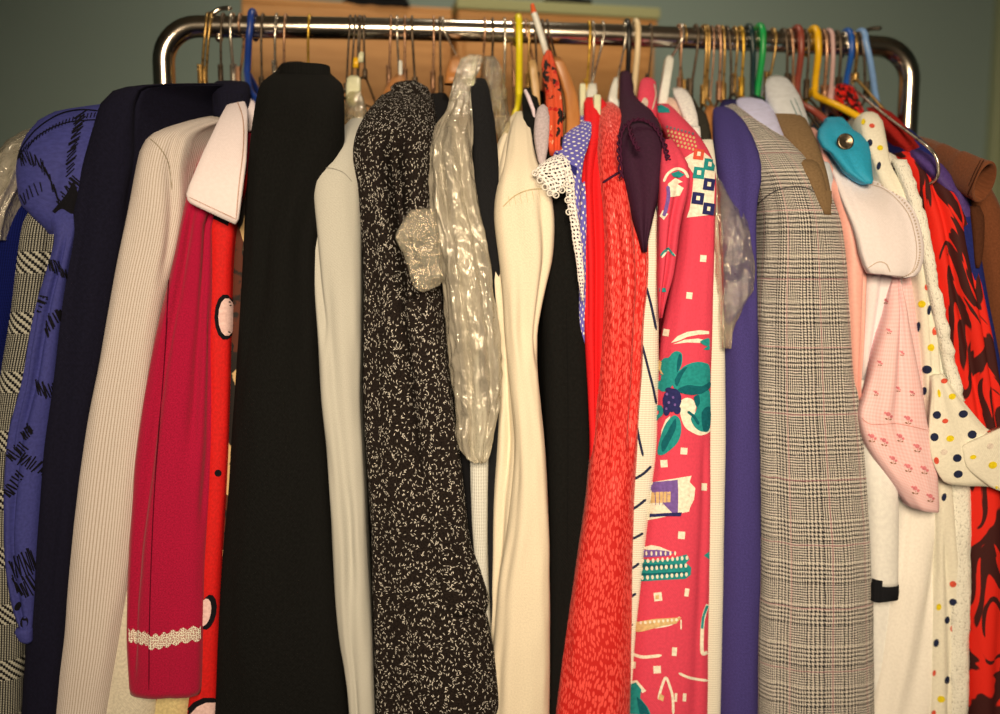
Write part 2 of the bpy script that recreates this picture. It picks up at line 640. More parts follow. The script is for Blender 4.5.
def folded(name, label, c, px0, px1, z0):
    a, b = P(px0, 0, .34), P(px1, 0, .34)
    rows = []
    t = thing(name, label, 'cloth', ((a.x + b.x) / 2, .36, z0), 'folded cloths on the crates')
    for k in range(2):
        bm = bmesh.new()
        bmesh.ops.create_grid(bm, x_segments=14, y_segments=8, size=.5)
        for v in bm.verts:
            x, y = v.co.x, v.co.y
            v.co = Vector(((a.x + b.x) / 2 + x * (b.x - a.x) * (1 - .08 * k), .36 + y * .12, z0 + .006 + .011 * k + .003 * noise.noise(Vector((x * 6, y * 5, k)))))
        r = bmesh.ops.solidify(bm, geom=bm.faces[:], thickness=.008)
        from_bm('fold', bm, DARK_FELT, t, True)
folded('folded_cloth', 'black folded cloth lying on the plain wooden crate', None, 345, 410, crL[1].z + .008)
folded('folded_cloth', 'black folded cloth lying on the crate with the green lid', None, 540, 590, crR[1].z + .012)

# ------------------------------------------------------------------ the rack
def chrome():
    m = M('chrome_tube', (.62, .58, .53, 1), .16, .5, 0, 1.0)
    n = m.noise(m.obj(), 35, 6, .7)
    m.put(m.b.inputs['Roughness'], m.ma('ADD', .12, m.ma('MULTIPLY', n, .16)))
    m.col(m.mix(m.step(n, .66, .05), (.64, .60, .55, 1), (.30, .25, .2, 1)))
    return m.m
CHROME = chrome()
RUBBER = plain('black_rubber', (.02, .02, .02), .7, .2, 0, True)
RODR = .0152
pl, pm, pr = P(200, 26.5, 0), P(540, 32.8, 0), P(880, 46.5, 0)
def rodz(x):
    "height of the slightly bowed rod"
    a = (x - pm.x) * (x - pr.x) / ((pl.x - pm.x) * (pl.x - pr.x))
    b = (x - pl.x) * (x - pr.x) / ((pm.x - pl.x) * (pm.x - pr.x))
    c = (x - pl.x) * (x - pm.x) / ((pr.x - pl.x) * (pr.x - pm.x))
    return a * pl.z + b * pm.z + c * pr.z
xl, xr = P(164, 70, 0).x, P(908, 105, 0).x
rack = thing('clothes_rack', 'chrome tube clothes rack with rounded corners carrying all the packed garments', 'clothes rack', ((xl + xr) / 2, 0, 0))
cr_ = .05
path = []
zl, zr = rodz(xl + cr_), rodz(xr - cr_)
path.append(Vector((xl, 0, .11)))
for z in (.4, .8, 1.2, 1.5): path.append(Vector((xl, 0, z)))
for k in range(0, 10):
    a = math.pi - math.pi / 2 * k / 9
    path.append(Vector((xl + cr_ + cr_ * math.cos(a), 0, zl - cr_ + cr_ * math.sin(a))))
n = 24
for k in range(1, n):
    x = xl + cr_ + (xr - xl - 2 * cr_) * k / n
    path.append(Vector((x, 0, rodz(x))))
for k in range(0, 10):
    a = math.pi / 2 - math.pi / 2 * k / 9
    path.append(Vector((xr - cr_ + cr_ * math.cos(a), 0, zr - cr_ + cr_ * math.sin(a))))
for z in (1.5, 1.2, .8, .4, .11): path.append(Vector((xr, 0, z)))
tube('frame_tube', path, RODR, CHROME, rack, 24, 0)
for x in (xl, xr):
    ft = tube('foot_tube', [(x, -.27, .085), (x, -.1, .1), (x, .1, .1), (x, .27, .085)], RODR, CHROME, rack, 16, 5)
    for y in (-.26, .26):
        bm = bmesh.new()
        bmesh.ops.create_cone(bm, cap_ends=True, segments=20, radius1=.028, radius2=.028, depth=.022, matrix=Matrix.Translation((x, y, .0285)) @ Matrix.Rotation(math.pi / 2, 4, 'Y'))
        bmesh.ops.bevel(bm, geom=bm.edges[:], offset=.004, segments=2, affect='EDGES')
        cs = from_bm('caster', bm, RUBBER, ft, True)
tube('base_bar', [(xl, 0, .12), ((xl + xr) / 2, 0, .12), (xr, 0, .12)], .011, CHROME, rack, 12, 4)
# bracket hooks and stop bolts on the rod
def bracket(px, side):
    x = P(px, 20, 0).x
    z = rodz(x)
    s = side
    o = tube('bracket', [(x + .014 * -s, 0, z + RODR - .002), (x + .006 * -s, 0, z + RODR + .004), (x + .002 * s, 0, z + RODR + .009), (x + .016 * s, -.002, z + RODR + .010)], [.006, .0035, .003, .0035], CHROME, rack, 10, 5)
    bm = bmesh.new()
    bmesh.ops.create_uvsphere(bm, u_segments=14, v_segments=8, radius=.0055, matrix=Matrix.Translation((x, -.004, z - RODR - .002)))
    from_bm('bolt', bm, CHROME, rack, True)
bracket(219, 1); bracket(869, 1)

# ------------------------------------------------------------------ hangers
def metal(name, rgb, rough=.35, spots=True):
    m = M(name, rough=rough, spec=.5, metal=.85)
    n = m.noise(m.obj(), 160, 3)
    c = rgb
    m.col(m.mix(m.step(n, .58, .06), tuple(c) + (1,), tuple(x * .45 for x in c) + (1,)))
    return m.m
BRASS = metal('brass_wire', (.50, .33, .12))
STEEL = metal('steel_wire', (.62, .58, .52), .25)
DARKW = metal('dark_wire', (.14, .11, .085), .45)
COPPER = metal('copper_wire', (.50, .30, .20), .4)
GOLD = metal('yellow_wire', (.72, .47, .07), .4)
def plastic(name, rgb, rough=.35):
    return plain(name, rgb, rough, .45)
PL_BLUE = plastic('blue_plastic', (32, 62, 128))
PL_YEL = plastic('yellow_plastic', (236, 208, 22))
PL_AMB = plastic('amber_plastic', (240, 176, 20))
PL_GREEN = plastic('green_plastic', (28, 150, 66))
PL_DKGREEN = plastic('dark_green_plastic', (22, 48, 46))
PL_RED = plastic('brick_red_plastic', (140, 62, 44))
PL_MBLUE = plastic('mid_blue_plastic', (30, 84, 150))
PL_LBLUE = plastic('pale_blue_plastic', (128, 160, 190))
PL_BLACK = plastic('black_plastic', (24, 23, 22))
PL_CREAM = plastic('cream_plastic', (230, 198, 142))
PL_WHITE = plastic('white_plastic', (236, 226, 205))
PL_IVORY = plastic('ivory_plastic', (226, 214, 160))
PL_PINK = plastic('pink_plastic', (205, 160, 140))
PL_ORANGE = plastic('orange_rubber', (236, 96, 40))

def hook_path(x0, x1, zn, r, flip, reach=1.0):
    Rr = RODR + r + .0006
    z0 = rodz(x0)
    pts = []
    for a in (-35, 0, 30, 60, 90, 120, 150, 180):
        pts.append(Vector((x0, Rr * math.cos(R_(a)), z0 + Rr * math.sin(R_(a)))))
    drop = max(z0 - zn, .035)
    for f, yy in ((.22, -.96), (.5, -.62), (.78, -.2), (1.0, 0)):
        zz = z0 - Rr * .2 - (drop - Rr * .2) * f
        pts.append(Vector((x0 + (x1 - x0) * f, Rr * yy, zz)))
    if flip:
        for p in pts: p.y = -p.y
    # a bent hook leans: the tip swings a little sideways
    sw = random.uniform(-.004, .004)
    for i in range(3): pts[i].x += sw * (3 - i) / 3
    return pts

def shoulders(nk, tip, span, drop):
    "front and back ends of the arms below a neck point"
    dx = tip
    f = Vector((nk.x + dx, -span, nk.z - drop))
    b = Vector((nk.x - dx * .4, span, nk.z - drop))
    return f, b

def wire_hanger(label, pxr, pxn, pyn, mat, r=.0014, flip=False, tw=18, group=None, tip=None, span=.085, drop=.085, bar=True):
    r *= 1.55 if pxr > 690 else 1.4
    if pxr > 835: span, drop = .045, .07
    x0 = P(pxr, 36, -.016).x
    nk = P(pxn, pyn, 0)
    t = thing('wire_hanger', label, 'hanger', nk, group or 'wire hangers along the rod')
    hp = hook_path(x0, nk.x, nk.z + .0, r, flip)
    if pxn != pxr or True:
        tube('hook', hp, r, mat, t, 8, 4)
    # twisted neck: two strands round each other
    top = nk + Vector((0, 0, tw * .00145))
    a, b = [], []
    N = 40
    for k in range(N + 1):
        f = k / N
        c = nk + (top - nk) * f
        ph = f * math.pi * 2 * 4.5
        o = Vector((math.cos(ph), math.sin(ph), 0)) * r * 1.45
        a.append(c + o); b.append(c - o)
    tubes('twisted_neck', [a, b], r, mat, t, 6, 0)
    dx = (P(tip[0], tip[1], -.15).x - nk.x) * .7 if tip else (nk.x - .17) * .10
    f, b_ = shoulders(nk, dx, span, drop)
    lo = Vector((0, 0, .012))
    pts = [nk - Vector((0, 0, .001)), nk + (f - nk) * .12 + lo * .3, f + Vector((0, .01, .004)), f, f + Vector((0, .008, -.006)), (f + b_) / 2 - lo * .4, b_ + Vector((0, -.008, -.006)), b_, b_ + Vector((0, -.01, .004)), nk + (b_ - nk) * .12 + lo * .3, nk - Vector((0, 0, .001))]
    tube('shoulder_wire', pts, r, mat, t, 6, 3)
    return t

def plastic_hanger(label, pxr, pxn, pyn, mat, r=.0048, flip=False, arm=None, name='plastic_hanger', span=.12, drop=.075, group=None, via=None):
    x0 = P(pxr, 36, -.02).x
    nk = P(pxn, pyn, 0)
    t = thing(name, label, 'hanger', nk, group or 'plastic hangers along the rod')
    hp = hook_path(x0, nk.x, nk.z, r, flip)
    tube('hook', hp, r, mat, t, 14, 5)
    dx = (nk.x - .17) * .10
    f, b_ = shoulders(nk, dx, span, drop)
    if arm:
        pts = [nk] + [P(*q) for q in arm]
        tube('arm', pts, r, mat, t, 12, 6)
        tube('arm', [nk, (nk + b_) / 2 + Vector((0, 0, .006)), b_], r, mat, t, 10, 5)
    else:
        tube('arm', [nk, (nk + f) / 2 + Vector((0, 0, .006)), f], r, mat, t, 10, 5)
        tube('arm', [nk, (nk + b_) / 2 + Vector((0, 0, .006)), b_], r, mat, t, 10, 5)
    return t

H = wire_hanger
H('brass wire hanger nearest the left corner of the chrome rack', 207, 201, 84, BRASS)
H('brass wire hanger, second from the left corner of the rack', 211, 205, 86, BRASS, flip=False)
H('dark twisted wire hanger below the left bracket of the rack', 222, 221, 84, DARKW, .0012)
H('bright steel wire hanger just left of the blue plastic hanger', 231, 234, 84, STEEL, .0016)
H('brown wire hanger squeezed against the blue plastic hanger', 239, 239, 86, COPPER, .0012, True)
plastic_hanger('blue plastic hanger at the left end of the rod over the navy jacket', 251, 247, 72, PL_BLUE, .0048, arm=[(250, 90, -.02), (258, 101, -.06), (266, 108, -.09)])
H('thin dark wire hanger with a long twist, right of the blue hanger', 262, 262, 96, DARKW, .0012)
H('grey wire hanger over the left shoulder of the black jacket', 276, 275, 80, STEEL, .0013)
H('brown wire hanger standing just left of the yellow wire', 285, 284, 82, COPPER, .0012)
H('thin yellow wire hanger over the collar of the black jacket', 309, 308, 68, GOLD, .0012, tw=2)
for i, (a, b, cc, f_) in enumerate(((350, 346, 92, 'leftmost'), (355, 351, 90, 'second from left'), (359, 357, 92, 'third from left'), (364, 365, 78, 'rightmost'))):
    H('thin dark wire hook in the bunch right of the black jacket, ' + f_, a, b, cc, DARKW, .0011, tw=8, group='bunched dark hooks right of the black jacket', span=.05, drop=.03)
H('wire hanger left of the wooden hanger, above the flecked tweed coat', 391, 389, 84, COPPER, .0012)
H('dark twisted wire hanger above the collar of the flecked tweed coat', 405, 405, 88, COPPER, .0013)
H('grey wire hanger at the right of the flecked tweed coat collar', 412, 415, 82, DARKW, .0013, tw=4)
H('copper wire hanger, left of the pair right of the flecked coat', 434, 433, 90, COPPER, .0013)
H('dark wire hanger, right of the pair right of the flecked coat', 440, 441, 95, DARKW, .0012)
H('brown wire hanger above the plastic garment bag, left of its steel one', 485, 483, 62, COPPER, .0012, tw=4)
H('grey wire hanger rising out of the plastic garment bag', 493, 492, 66, DARKW, .0013, tw=4)
H('bright steel hanger left of the yellow plastic hanger', 505, 504, 100, STEEL, .0015, tw=10)
H('thin copper wire hidden just left of the yellow plastic hanger', 513, 514, 88, COPPER, .0011, True)
plastic_hanger('bright yellow plastic hanger above the cream coat', 519, 519, 96, PL_YEL, .0050, arm=[(517, 108, -.03), (511, 128, -.06)])
H('brass wire hanger just right of the yellow plastic hanger', 529, 528, 92, BRASS, .0011)
H('grey wire hanger with no twist beside the orange-tipped white hook', 535, 537, 76, DARKW, .0012, tw=3)
H('dark slanting wire hook behind the orange-tipped white hook', 543, 556, 64, DARKW, .0014, tw=3)
H('golden wire hanger with a dark twist left of the two steel hooks', 590, 586, 98, GOLD, .0012)
H('dark wire hanger behind the wooden crate corner, right of the cream hook', 652, 647, 92, DARKW, .0010)
H('thin copper wire hanger behind the big steel hook with a white stem', 681, 679, 96, COPPER, .0012)
H('brown wire hanger just left of the black twisted wire', 686, 684, 98, BRASS, .0011, True)
H('black wire hanger with a long slanting twist left of the brass pair', 698, 690, 97, DARKW, .0014)
H('brass wire hanger, left one of the pair above the tan hanger', 706, 703, 104, BRASS, .0014)
H('brass wire hanger, right one of the pair above the tan hanger', 709, 706, 98, BRASS, .0013)
H('copper wire hanger above the purple jacket, leftmost there', 720, 719, 100, COPPER, .0014)
H('dull brass wire hanger in the middle of those above the purple jacket', 724, 723, 102, BRASS, .0013)
H('dark brass wire hanger with a V-shaped neck above the purple jacket', 729, 732, 94, DARKW, .0012)
H('thin brass wire hanger above the tweed collar', 737, 734, 92, BRASS, .0011)
H('shiny golden wire hanger left of the dark green plastic hanger', 743, 741, 96, GOLD, .0014)
plastic_hanger('dark green plastic hanger beside the bright green one', 752, 753, 96, PL_DKGREEN, .0040)
plastic_hanger('bright green plastic hanger above the lavender blouse', 763, 757, 98, PL_GREEN, .0048)
H('slim golden wire hanger just right of the bright green hanger', 776, 766, 98, BRASS, .0012, tw=26)
H('dark wire hanger, left one between green and brick red hangers', 786, 787, 92, DARKW, .0013)
H('copper wire hanger, right one between green and brick red hangers', 792, 793, 94, COPPER, .0013)
plastic_hanger('brick red plastic hanger with its arm behind the teal garment', 801, 797, 90, PL_RED, .0048, arm=[(800, 102, -.02), (815, 112, -.055), (833, 126, -.075), (842, 134, -.08)])
H('dark twisted wire hanger just left of the amber yellow hanger', 808, 806, 98, DARKW, .0013)
ay = plastic_hanger('amber yellow plastic hanger with its arm running under the polka-dot dress', 818, 815, 88, PL_AMB, .0050, arm=[(815.5, 95, -.008), (822, 99, -.02), (840, 107, -.055), (862, 119, -.085), (872, 125, -.09)])
H('pinkish wire hanger just right of the amber yellow hanger', 826, 824, 104, COPPER, .0018)
H('pink enamelled wire hanger, second right of the amber hanger', 832, 830, 110, PL_PINK, .0022, tw=22)
H('dark twisted wire hanger above the red sequined garment', 840, 838, 96, DARKW, .0014)
plastic_hanger('mid blue plastic hanger next to the pale blue one', 852, 846, 84, PL_MBLUE, .0042, arm=[(848, 92, -.005), (853, 112, -.03), (858, 140, -.05)])
H('tan wire hanger between the two blue plastic hangers', 856, 855, 80, BRASS, .0015, tw=6)
plastic_hanger('pale blue plastic hanger at the right end of the rod', 866, 878, 108, PL_LBLUE, .0046, arm=[(879, 116, -.004), (886, 140, -.02), (894, 165, -.04)])
H('dark wire hanger hidden behind the pale blue hanger', 862, 866, 100, DARKW, .0013)
# big bare wire hanger whose arm shows at the right end
nk = P(851, 84, 0)
t = thing('wire_hanger', 'bare grey wire hanger whose long arm slopes to the brown sleeve', 'hanger', nk, 'wire hangers along the rod')
tube('hook', hook_path(P(847, 44, -.016).x, nk.x, nk.z, .0016, False), .0016, STEEL, t, 8, 4)
tube('shoulder_wire', [nk, P(858, 92, -.02), P(885, 115, -.09), P(912, 135, -.155), P(928, 147, -.195), P(936, 157, -.205), P(938.5, 168, -.206), P(937, 178, -.203), P(930, 184, -.19)], .0021, STEEL, t, 10, 6)
tube('back_wire', [nk, nk + Vector((.02, .06, -.03)), nk + Vector((.03, .14, -.075))], .0018, STEEL, t, 8, 5)

# steel hook hangers with plastic or wooden parts
def clip_hanger(label, pxr, pxn, pyn, mat, stem, stem_mat, name='clip_hanger', r=.0017, pname='clip', flip=False):
    nk = P(pxn, pyn, 0)
    t = thing(name, label, 'hanger', nk, {'wooden_hanger': 'wooden hangers on wire hooks', 'plastic_hanger': 'plastic hangers along the rod'}.get(name, 'clip hangers on wire hooks'))
    tube('hook', hook_path(P(pxr, 36, -.016).x, nk.x, nk.z, r, flip), r, mat, t, 10, 5)
    for rows, m2, pn in stem:
        loft(pn, rows, m2, t, dep=.012, amp=0, ncap=17, step=9, hollow=False, sq=.6)
    return t
clip_hanger('steel hook hanger with a cream clip pinching the plain red dress', 594, 591, 92, STEEL,
            [([(84, 588, 596, -.004), (92, 586, 597, -.012), (100, 586, 595, -.02), (108, 588, 594, -.03)], PL_WHITE, 'white_neck'),
             ([(95, 594, 600, -.075), (98, 593.5, 601, -.08), (115, 593.5, 600.5, -.092), (136, 593, 600, -.105), (138, 594, 599, -.106)], PL_IVORY, 'clip')], None)
clip_hanger('steel hook hanger right beside the cream-clip hanger, with a slim ivory clip', 604, 592, 84, STEEL,
            [([(84, 580, 585, -.03), (88, 579.5, 586, -.034), (116, 579.5, 585, -.05), (122, 580.5, 584, -.05)], PL_IVORY, 'clip')], None)
clip_hanger('steel hook with a kinked white plastic hanger beside the plum dress', 626, 617, 82, STEEL,
            [([(78, 614, 618, -.01), (86, 611, 618, -.018), (98, 608, 617, -.03), (108, 609, 622, -.05), (118, 611, 618, -.06), (128, 608, 615, -.065), (132, 610, 614, -.066)], PL_WHITE, 'white_arm')], None)
plastic_hanger('black plastic hanger hook squeezed against the cream one', 629, 627, 92, PL_BLACK, .0038)
plastic_hanger('cream plastic hanger hook in front of the plum dress', 638, 633, 104, PL_CREAM, .0044)
clip_hanger('large steel hook hanger with a long white stem by the pink print dress', 683, 669, 58, STEEL,
            [([(56, 667, 671, -.004), (60, 665, 673.5, -.01), (80, 662, 670.5, -.03), (104, 657.5, 667, -.05), (112, 658, 665, -.055)], PL_WHITE, 'white_stem')], None, 'plastic_hanger', .0022)
t = clip_hanger('wire hook hanger with a varnished wooden arm inside the flecked tweed coat', 397, 399, 72, STEEL,
            [([(74, 396, 403, -.012), (80, 391, 406, -.035), (90, 385, 409, -.065), (104, 379, 412, -.10)], W_HANG, 'wooden_arm')], None, 'wooden_hanger')
tube('highlight_sleeve', [P(400.5, 74, -.016), P(400.5, 68, -.012), P(400.5, 62, -.008)], .003, PL_WHITE, t, 10, 3)  # white tube stands in for the bright highlight on the hook's neck
clip_hanger('slanting steel hook with a reddish wooden neck left of the garment bag', 443, 457, 56, STEEL,
            [([(55, 454, 459, -.004), (60, 449, 461, -.02), (70, 446, 463, -.05), (84, 444, 464, -.08)], W_HANG, 'wooden_arm')], None, 'wooden_hanger')
clip_hanger('thin hook with a pale wooden arm right of the yellow plastic hanger', 526, 533, 60, COPPER,
            [([(60, 529, 535.5, -.01), (66, 529, 537, -.02), (85, 531, 539, -.05), (105, 534, 540.5, -.08), (109, 535, 540, -.082)], W_PALE, 'wooden_arm')], None, 'wooden_hanger')
clip_hanger('dark hook with a broad curved orange-brown wooden arm by the crate', 548, 557, 60, DARKW,
            [([(57, 552, 560, -.008), (64, 554, 565, -.03), (78, 559, 571, -.05), (95, 564, 577, -.075), (118, 566, 580, -.10), (140, 565, 580, -.12), (158, 562, 578, -.13)], W_HANG, 'wooden_arm')], None, 'wooden_hanger')
# white hook with an orange tip, leaning over the rod
nk = P(548, 62, -.012)
t = thing('plastic_hanger', 'white plastic hanger hook with an orange tip sticking up above the rod', 'hanger', nk, 'plastic hangers along the rod')
tube('hook', [nk, P(544, 45, -.0225), P(540, 32, -.0225), P(536, 19, -.0225), P(534, 13.5, -.0225)], [.0036, .0045, .0046, .0046, .0044], PL_WHITE, t, 14, 4)
tube('orange_tip', [P(534.5, 15, -.0225), P(533.6, 11, -.0225), P(532.4, 5, -.0225)], [.0043, .0038, .0028], PL_ORANGE, t, 12, 4)
tube('arm', [nk, P(549, 74, -.03), P(551, 90, -.06)], .004, PL_WHITE, t, 10, 4)
# yellow hanger with tags right of the black jacket
nk = P(357, 84, -.012)
t = thing('clip_hanger', 'ivory clip hanger with small yellow tags right of the black jacket', 'hanger', nk, 'clip hangers on wire hooks')
loft('clip', [(76, 350, 358, -.022), (79, 347, 361, -.03), (90, 346, 361, -.04), (100, 346, 358, -.05), (106, 348, 356, -.052)], PL_IVORY, t, dep=.012, amp=0, ncap=17, step=9, hollow=False, sq=.6)
tube('hook', hook_path(P(361, 34, -.016).x, nk.x, nk.z, .0012, False), .0012, DARKW, t, 8, 4)
loft('plastic_wrap', [(92, 350, 359, -.046), (98, 347, 363, -.056), (108, 343.5, 366, -.066), (118, 342, 367, -.074), (124, 344, 365, -.077), (128, 349, 361, -.078)], FILM_WRAP, t, dep=.02, amp=.002, seed=90, ncap=33, step=3, hollow=False, crumple=(.002, 60))
for x, y in ((356.5, 63), (361.5, 57.5)):
    loft('tag', [(y - 5, x - 3, x + 2.5, -.013), (y + 5, x - 3.5, x + 2, -.015)], PL_AMB if x < 360 else PL_IVORY, t, dep=.002, amp=0, ncap=9, hollow=False, sq=.4)
# ------------------------------------------------------------------ cloth patterns
def striped_beige():
    m = M('beige_stripe', rough=.95, spec=.1)
    u, v, uv = m.uv()
    f = m.fr(m.ma('ADD', u, m.ma('MULTIPLY', m.noise(uv, 14, 2), .0012)), .0038)
    s = m.step(m.ma('ABSOLUTE', m.ma('SUBTRACT', f, .5)), .33, .08)
    rib = m.step(m.ma('SINE', m.ma('MULTIPLY', v, 2200)), 0, .9)
    base = m.mix(m.noise(uv, 300, 3), c3(214, 192, 166), c3(238, 216, 188))
    m.col(m.mix(m.ma('MULTIPLY', s, m.ma('ADD', .55, m.ma('MULTIPLY', rib, .35))), base, c3(168, 140, 108)))
    m.bump(m.ma('ADD', m.ma('MULTIPLY', s, -1), m.noise(uv, 600, 2)), .3, .0008)
    return m.m

def glen_plaid():
    m = M('grey_glen_plaid', rough=.97, spec=.08, sheen=.15)
    u, v, uv = m.uv()
    wob = m.ma('MULTIPLY', m.ma('SUBTRACT', m.noise(uv, 60, 3), .5), .0022)
    u2, v2 = m.ma('ADD', u, wob), m.ma('ADD', v, wob)
    zu = m.step(m.fr(m.ma('ADD', u2, .003), .050), .5, .02)
    zv = m.step(m.fr(v2, .058), .5, .02)
    def th(x, p): return m.step(m.fr(x, p), .5, .16)
    wu = m.mix(zu, m.vec(th(u2, .0036), 0, 0), m.vec(th(u2, .0058), 0, 0))
    wv = m.mix(zv, m.vec(th(v2, .0036), 0, 0), m.vec(th(v2, .0058), 0, 0))
    sx = m.node('ShaderNodeSeparateXYZ'); m.put(sx.inputs[0], wu)
    sy = m.node('ShaderNodeSeparateXYZ'); m.put(sy.inputs[0], wv)
    tw = th(m.ma('ADD', u2, v2), .0034)
    n = m.noise(uv, 700, 3, .7)
    n2 = m.noise(uv, 150, 3, .7)
    a = m.ma('ADD', m.ma('MULTIPLY', sx.outputs[0], tw), m.ma('MULTIPLY', sy.outputs[0], m.ma('SUBTRACT', 1, tw)))
    a = m.ma('ADD', m.ma('MULTIPLY', a, .62), m.ma('MULTIPLY', m.ma('ADD', sx.outputs[0], sy.outputs[0]), .19))
    a = m.ma('ADD', a, m.ma('MULTIPLY', m.ma('SUBTRACT', n, .5), 1.1))
    a = m.ma('ADD', a, m.ma('MULTIPLY', m.ma('SUBTRACT', n2, .5), .6))
    c = m.mix(m.step(a, .5, .2), c3(30, 27, 30), c3(236, 216, 184))
    pu = m.ma('LESS_THAN', m.ma('ABSOLUTE', m.ma('SUBTRACT', m.fr(m.ma('ADD', u2, .022), .060), .5)), .016)
    pv = m.ma('LESS_THAN', m.ma('ABSOLUTE', m.ma('SUBTRACT', m.fr(m.ma('ADD', v2, .012), .088), .5)), .009)
    m.col(m.mix(m.ma('MULTIPLY', m.ma('MAXIMUM', pu, pv), .5), c, c3(206, 130, 125)))
    m.bump(m.ma('ADD', a, n), .7, .0014)
    return m.m

def stair_check():
    m = M('black_cream_broken_check', rough=.95, spec=.1)
    u, v, uv = m.uv()
    p = .0037
    z = m.step(m.fr(v, .075), .36)
    stair = m.ma('MULTIPLY', m.ma('FLOOR', m.ma('DIVIDE', v, p * 1.2)), p * .5)
    fa = m.step(m.fr(u, p), .5, .12)
    ha = m.step(m.fr(v, p * .62), .30, .12)
    A = m.ma('MULTIPLY', fa, ha)
    tri = m.ma('MULTIPLY', m.ma('PINGPONG', u, p * 2), 1.2)
    st = m.ma('MULTIPLY', m.ma('FLOOR', m.ma('DIVIDE', u, p)), p * .72)
    B = m.step(m.fr(m.ma('ADD', v, st), p * 2.4), .5, .1)
    a = m.ma('ADD', m.ma('MULTIPLY', A, z), m.ma('MULTIPLY', B, m.ma('SUBTRACT', 1, z)))
    n = m.noise(uv, 500, 3)
    m.col(m.mix(m.ma('MULTIPLY', a, m.ma('ADD', .6, m.ma('MULTIPLY', n, .6))), c3(26, 24, 24), c3(196, 184, 152)))
    m.bump(m.ma('ADD', a, n), .4, .001)
    return m.m

def fleck_tweed(name, base, dark, dens=.5, sc=95, cream=(226, 214, 190)):
    m = M(name, rough=.97, spec=.08)
    u, v, uv = m.uv()
    n = m.noise(uv, 420, 4, .7)
    wob = m.noise(uv, 130, 2)
    warped = m.mapv(uv)
    c = m.mix(m.step(n, .5, .2), c3(*dark), c3(*base))
    tot = None
    for k, (rot, th) in enumerate(((.5, .11), (-.6, .10), (1.45, .10), (0.05, .10), (2.2, .09), (1.0, .09))):
        vv = m.mapv(uv, (sc * 1.0, sc * .42, 1), rot, (k * 7.3, k * 3.1, 0))
        # rotate first, then stretch
        r = m.mapv(uv, (1, 1, 1), rot)
        vv = m.mapv(r, (sc * 1.7, sc * .44, 1), 0, (k * 7.3, k * 3.1, 0))
        o = m.vor(vv, 1.0)
        sp = m.node('ShaderNodeSeparateColor'); m.put(sp.inputs[0], o['Color'])
        on = m.ma('MULTIPLY', m.ma('LESS_THAN', o['Distance'], th * 1.6), m.ma('GREATER_THAN', sp.outputs[0], dens))
        on = m.ma('MULTIPLY', on, m.ma('ADD', .45, m.ma('MULTIPLY', sp.outputs[1], .55)))
        tot = on if tot is None else m.ma('MAXIMUM', tot, on)
    m.col(m.mix(tot, c, c3(*cream)))
    m.bump(m.ma('ADD', n, tot), .7, .0016)
    return m.m

def leopard():
    m = M('brown_black_leopard_print', rough=.7, spec=.25)
    u, v, uv = m.uv()
    w = m.noise(uv, 40, 3)
    o = m.vor(m.mapv(uv, (28, 20, 1)), 1.0)
    d = m.ma('ADD', o['Distance'], m.ma('MULTIPLY', m.ma('SUBTRACT', w, .5), .6))
    c = m.mix(m.step(d, .42, .03), c3(206, 164, 104), c3(26, 20, 17))
    sp = m.node('ShaderNodeSeparateColor'); m.put(sp.inputs[0], o['Color'])
    c = m.mix(m.ma('GREATER_THAN', sp.outputs[0], .68), c, m.mix(m.step(w, .55, .03), c3(84, 36, 20), c3(30, 22, 18)))
    m.col(c)
    return m.m

def jacquard():
    m = M('coral_red_scale_jacquard', rough=.5, spec=.35, sheen=.1)
    u, v, uv = m.uv()
    wv = m.noise(uv, 9, 2)
    vv = m.mapv(m.vec(m.ma('ADD', u, m.ma('MULTIPLY', wv, .03)), v), (1.15, .36, 1), .12)
    o = m.vor(vv, 250, .8)
    big = m.noise(m.mapv(uv, (1, .6, 1)), 26, 3)
    thr = m.ma('ADD', .12, m.ma('MULTIPLY', big, .46))
    on = m.ma('SUBTRACT', 1, m.step(m.ma('SUBTRACT', o['Distance'], thr), 0, .06))
    m.col(m.mix(on, c3(198, 26, 20), c3(244, 80, 64)))
    m.put(m.b.inputs['Roughness'], m.ma('SUBTRACT', .62, m.ma('MULTIPLY', on, .25)))
    m.bump(on, .35, .0008)
    return m.m

def rib(name, rgb, period=.0026, dark=.72, strength=.5, horiz=False):
    m = M(name, rough=.95, spec=.1)
    u, v, uv = m.uv()
    s = m.ma('SINE', m.ma('MULTIPLY', v if horiz else u, 2 * math.pi / period))
    s2 = m.ma('SINE', m.ma('MULTIPLY', u if horiz else v, 2 * math.pi / period * .8))
    h = m.ma('ADD', s, m.ma('MULTIPLY', s2, .35))
    c = c3(*rgb)
    m.col(m.mix(m.step(h, -.2, .9), tuple(x * dark for x in c[:3]) + (1,), c))
    m.bump(m.ma('ADD', h, m.noise(uv, 500, 2)), strength, .0012)
    return m.m

def openknit(name, rgb):
    m = M(name, rough=.97, spec=.08)
    u, v, uv = m.uv()
    o = m.vor(m.mapv(uv, (1, .8, 1)), 330, .75)
    n = m.noise(uv, 90, 3)
    c = c3(*rgb)
    hole = m.step(o['Distance'], .66, .1)
    m.col(m.mix(hole, c, tuple(x * .6 for x in c[:3]) + (1,)))
    m.bump(m.ma('ADD', m.ma('MULTIPLY', o['Distance'], -1), n), .5, .002)
    return m.m

def pin_dots(name, base, dot, scale=100, r=.22):
    m = M(name, rough=.8, spec=.2)
    u, v, uv = m.uv()
    o = m.vor(m.mapv(uv, (1, .72, 1), .5), scale, .25)
    on = m.ma('SUBTRACT', 1, m.step(o['Distance'], r, .04))
    b = m.mix(m.noise(uv, 400, 2), tuple(x * .9 for x in c3(*base)[:3]) + (1,), c3(*base))
    m.col(m.mix(on, b, c3(*dot)))
    return m.m

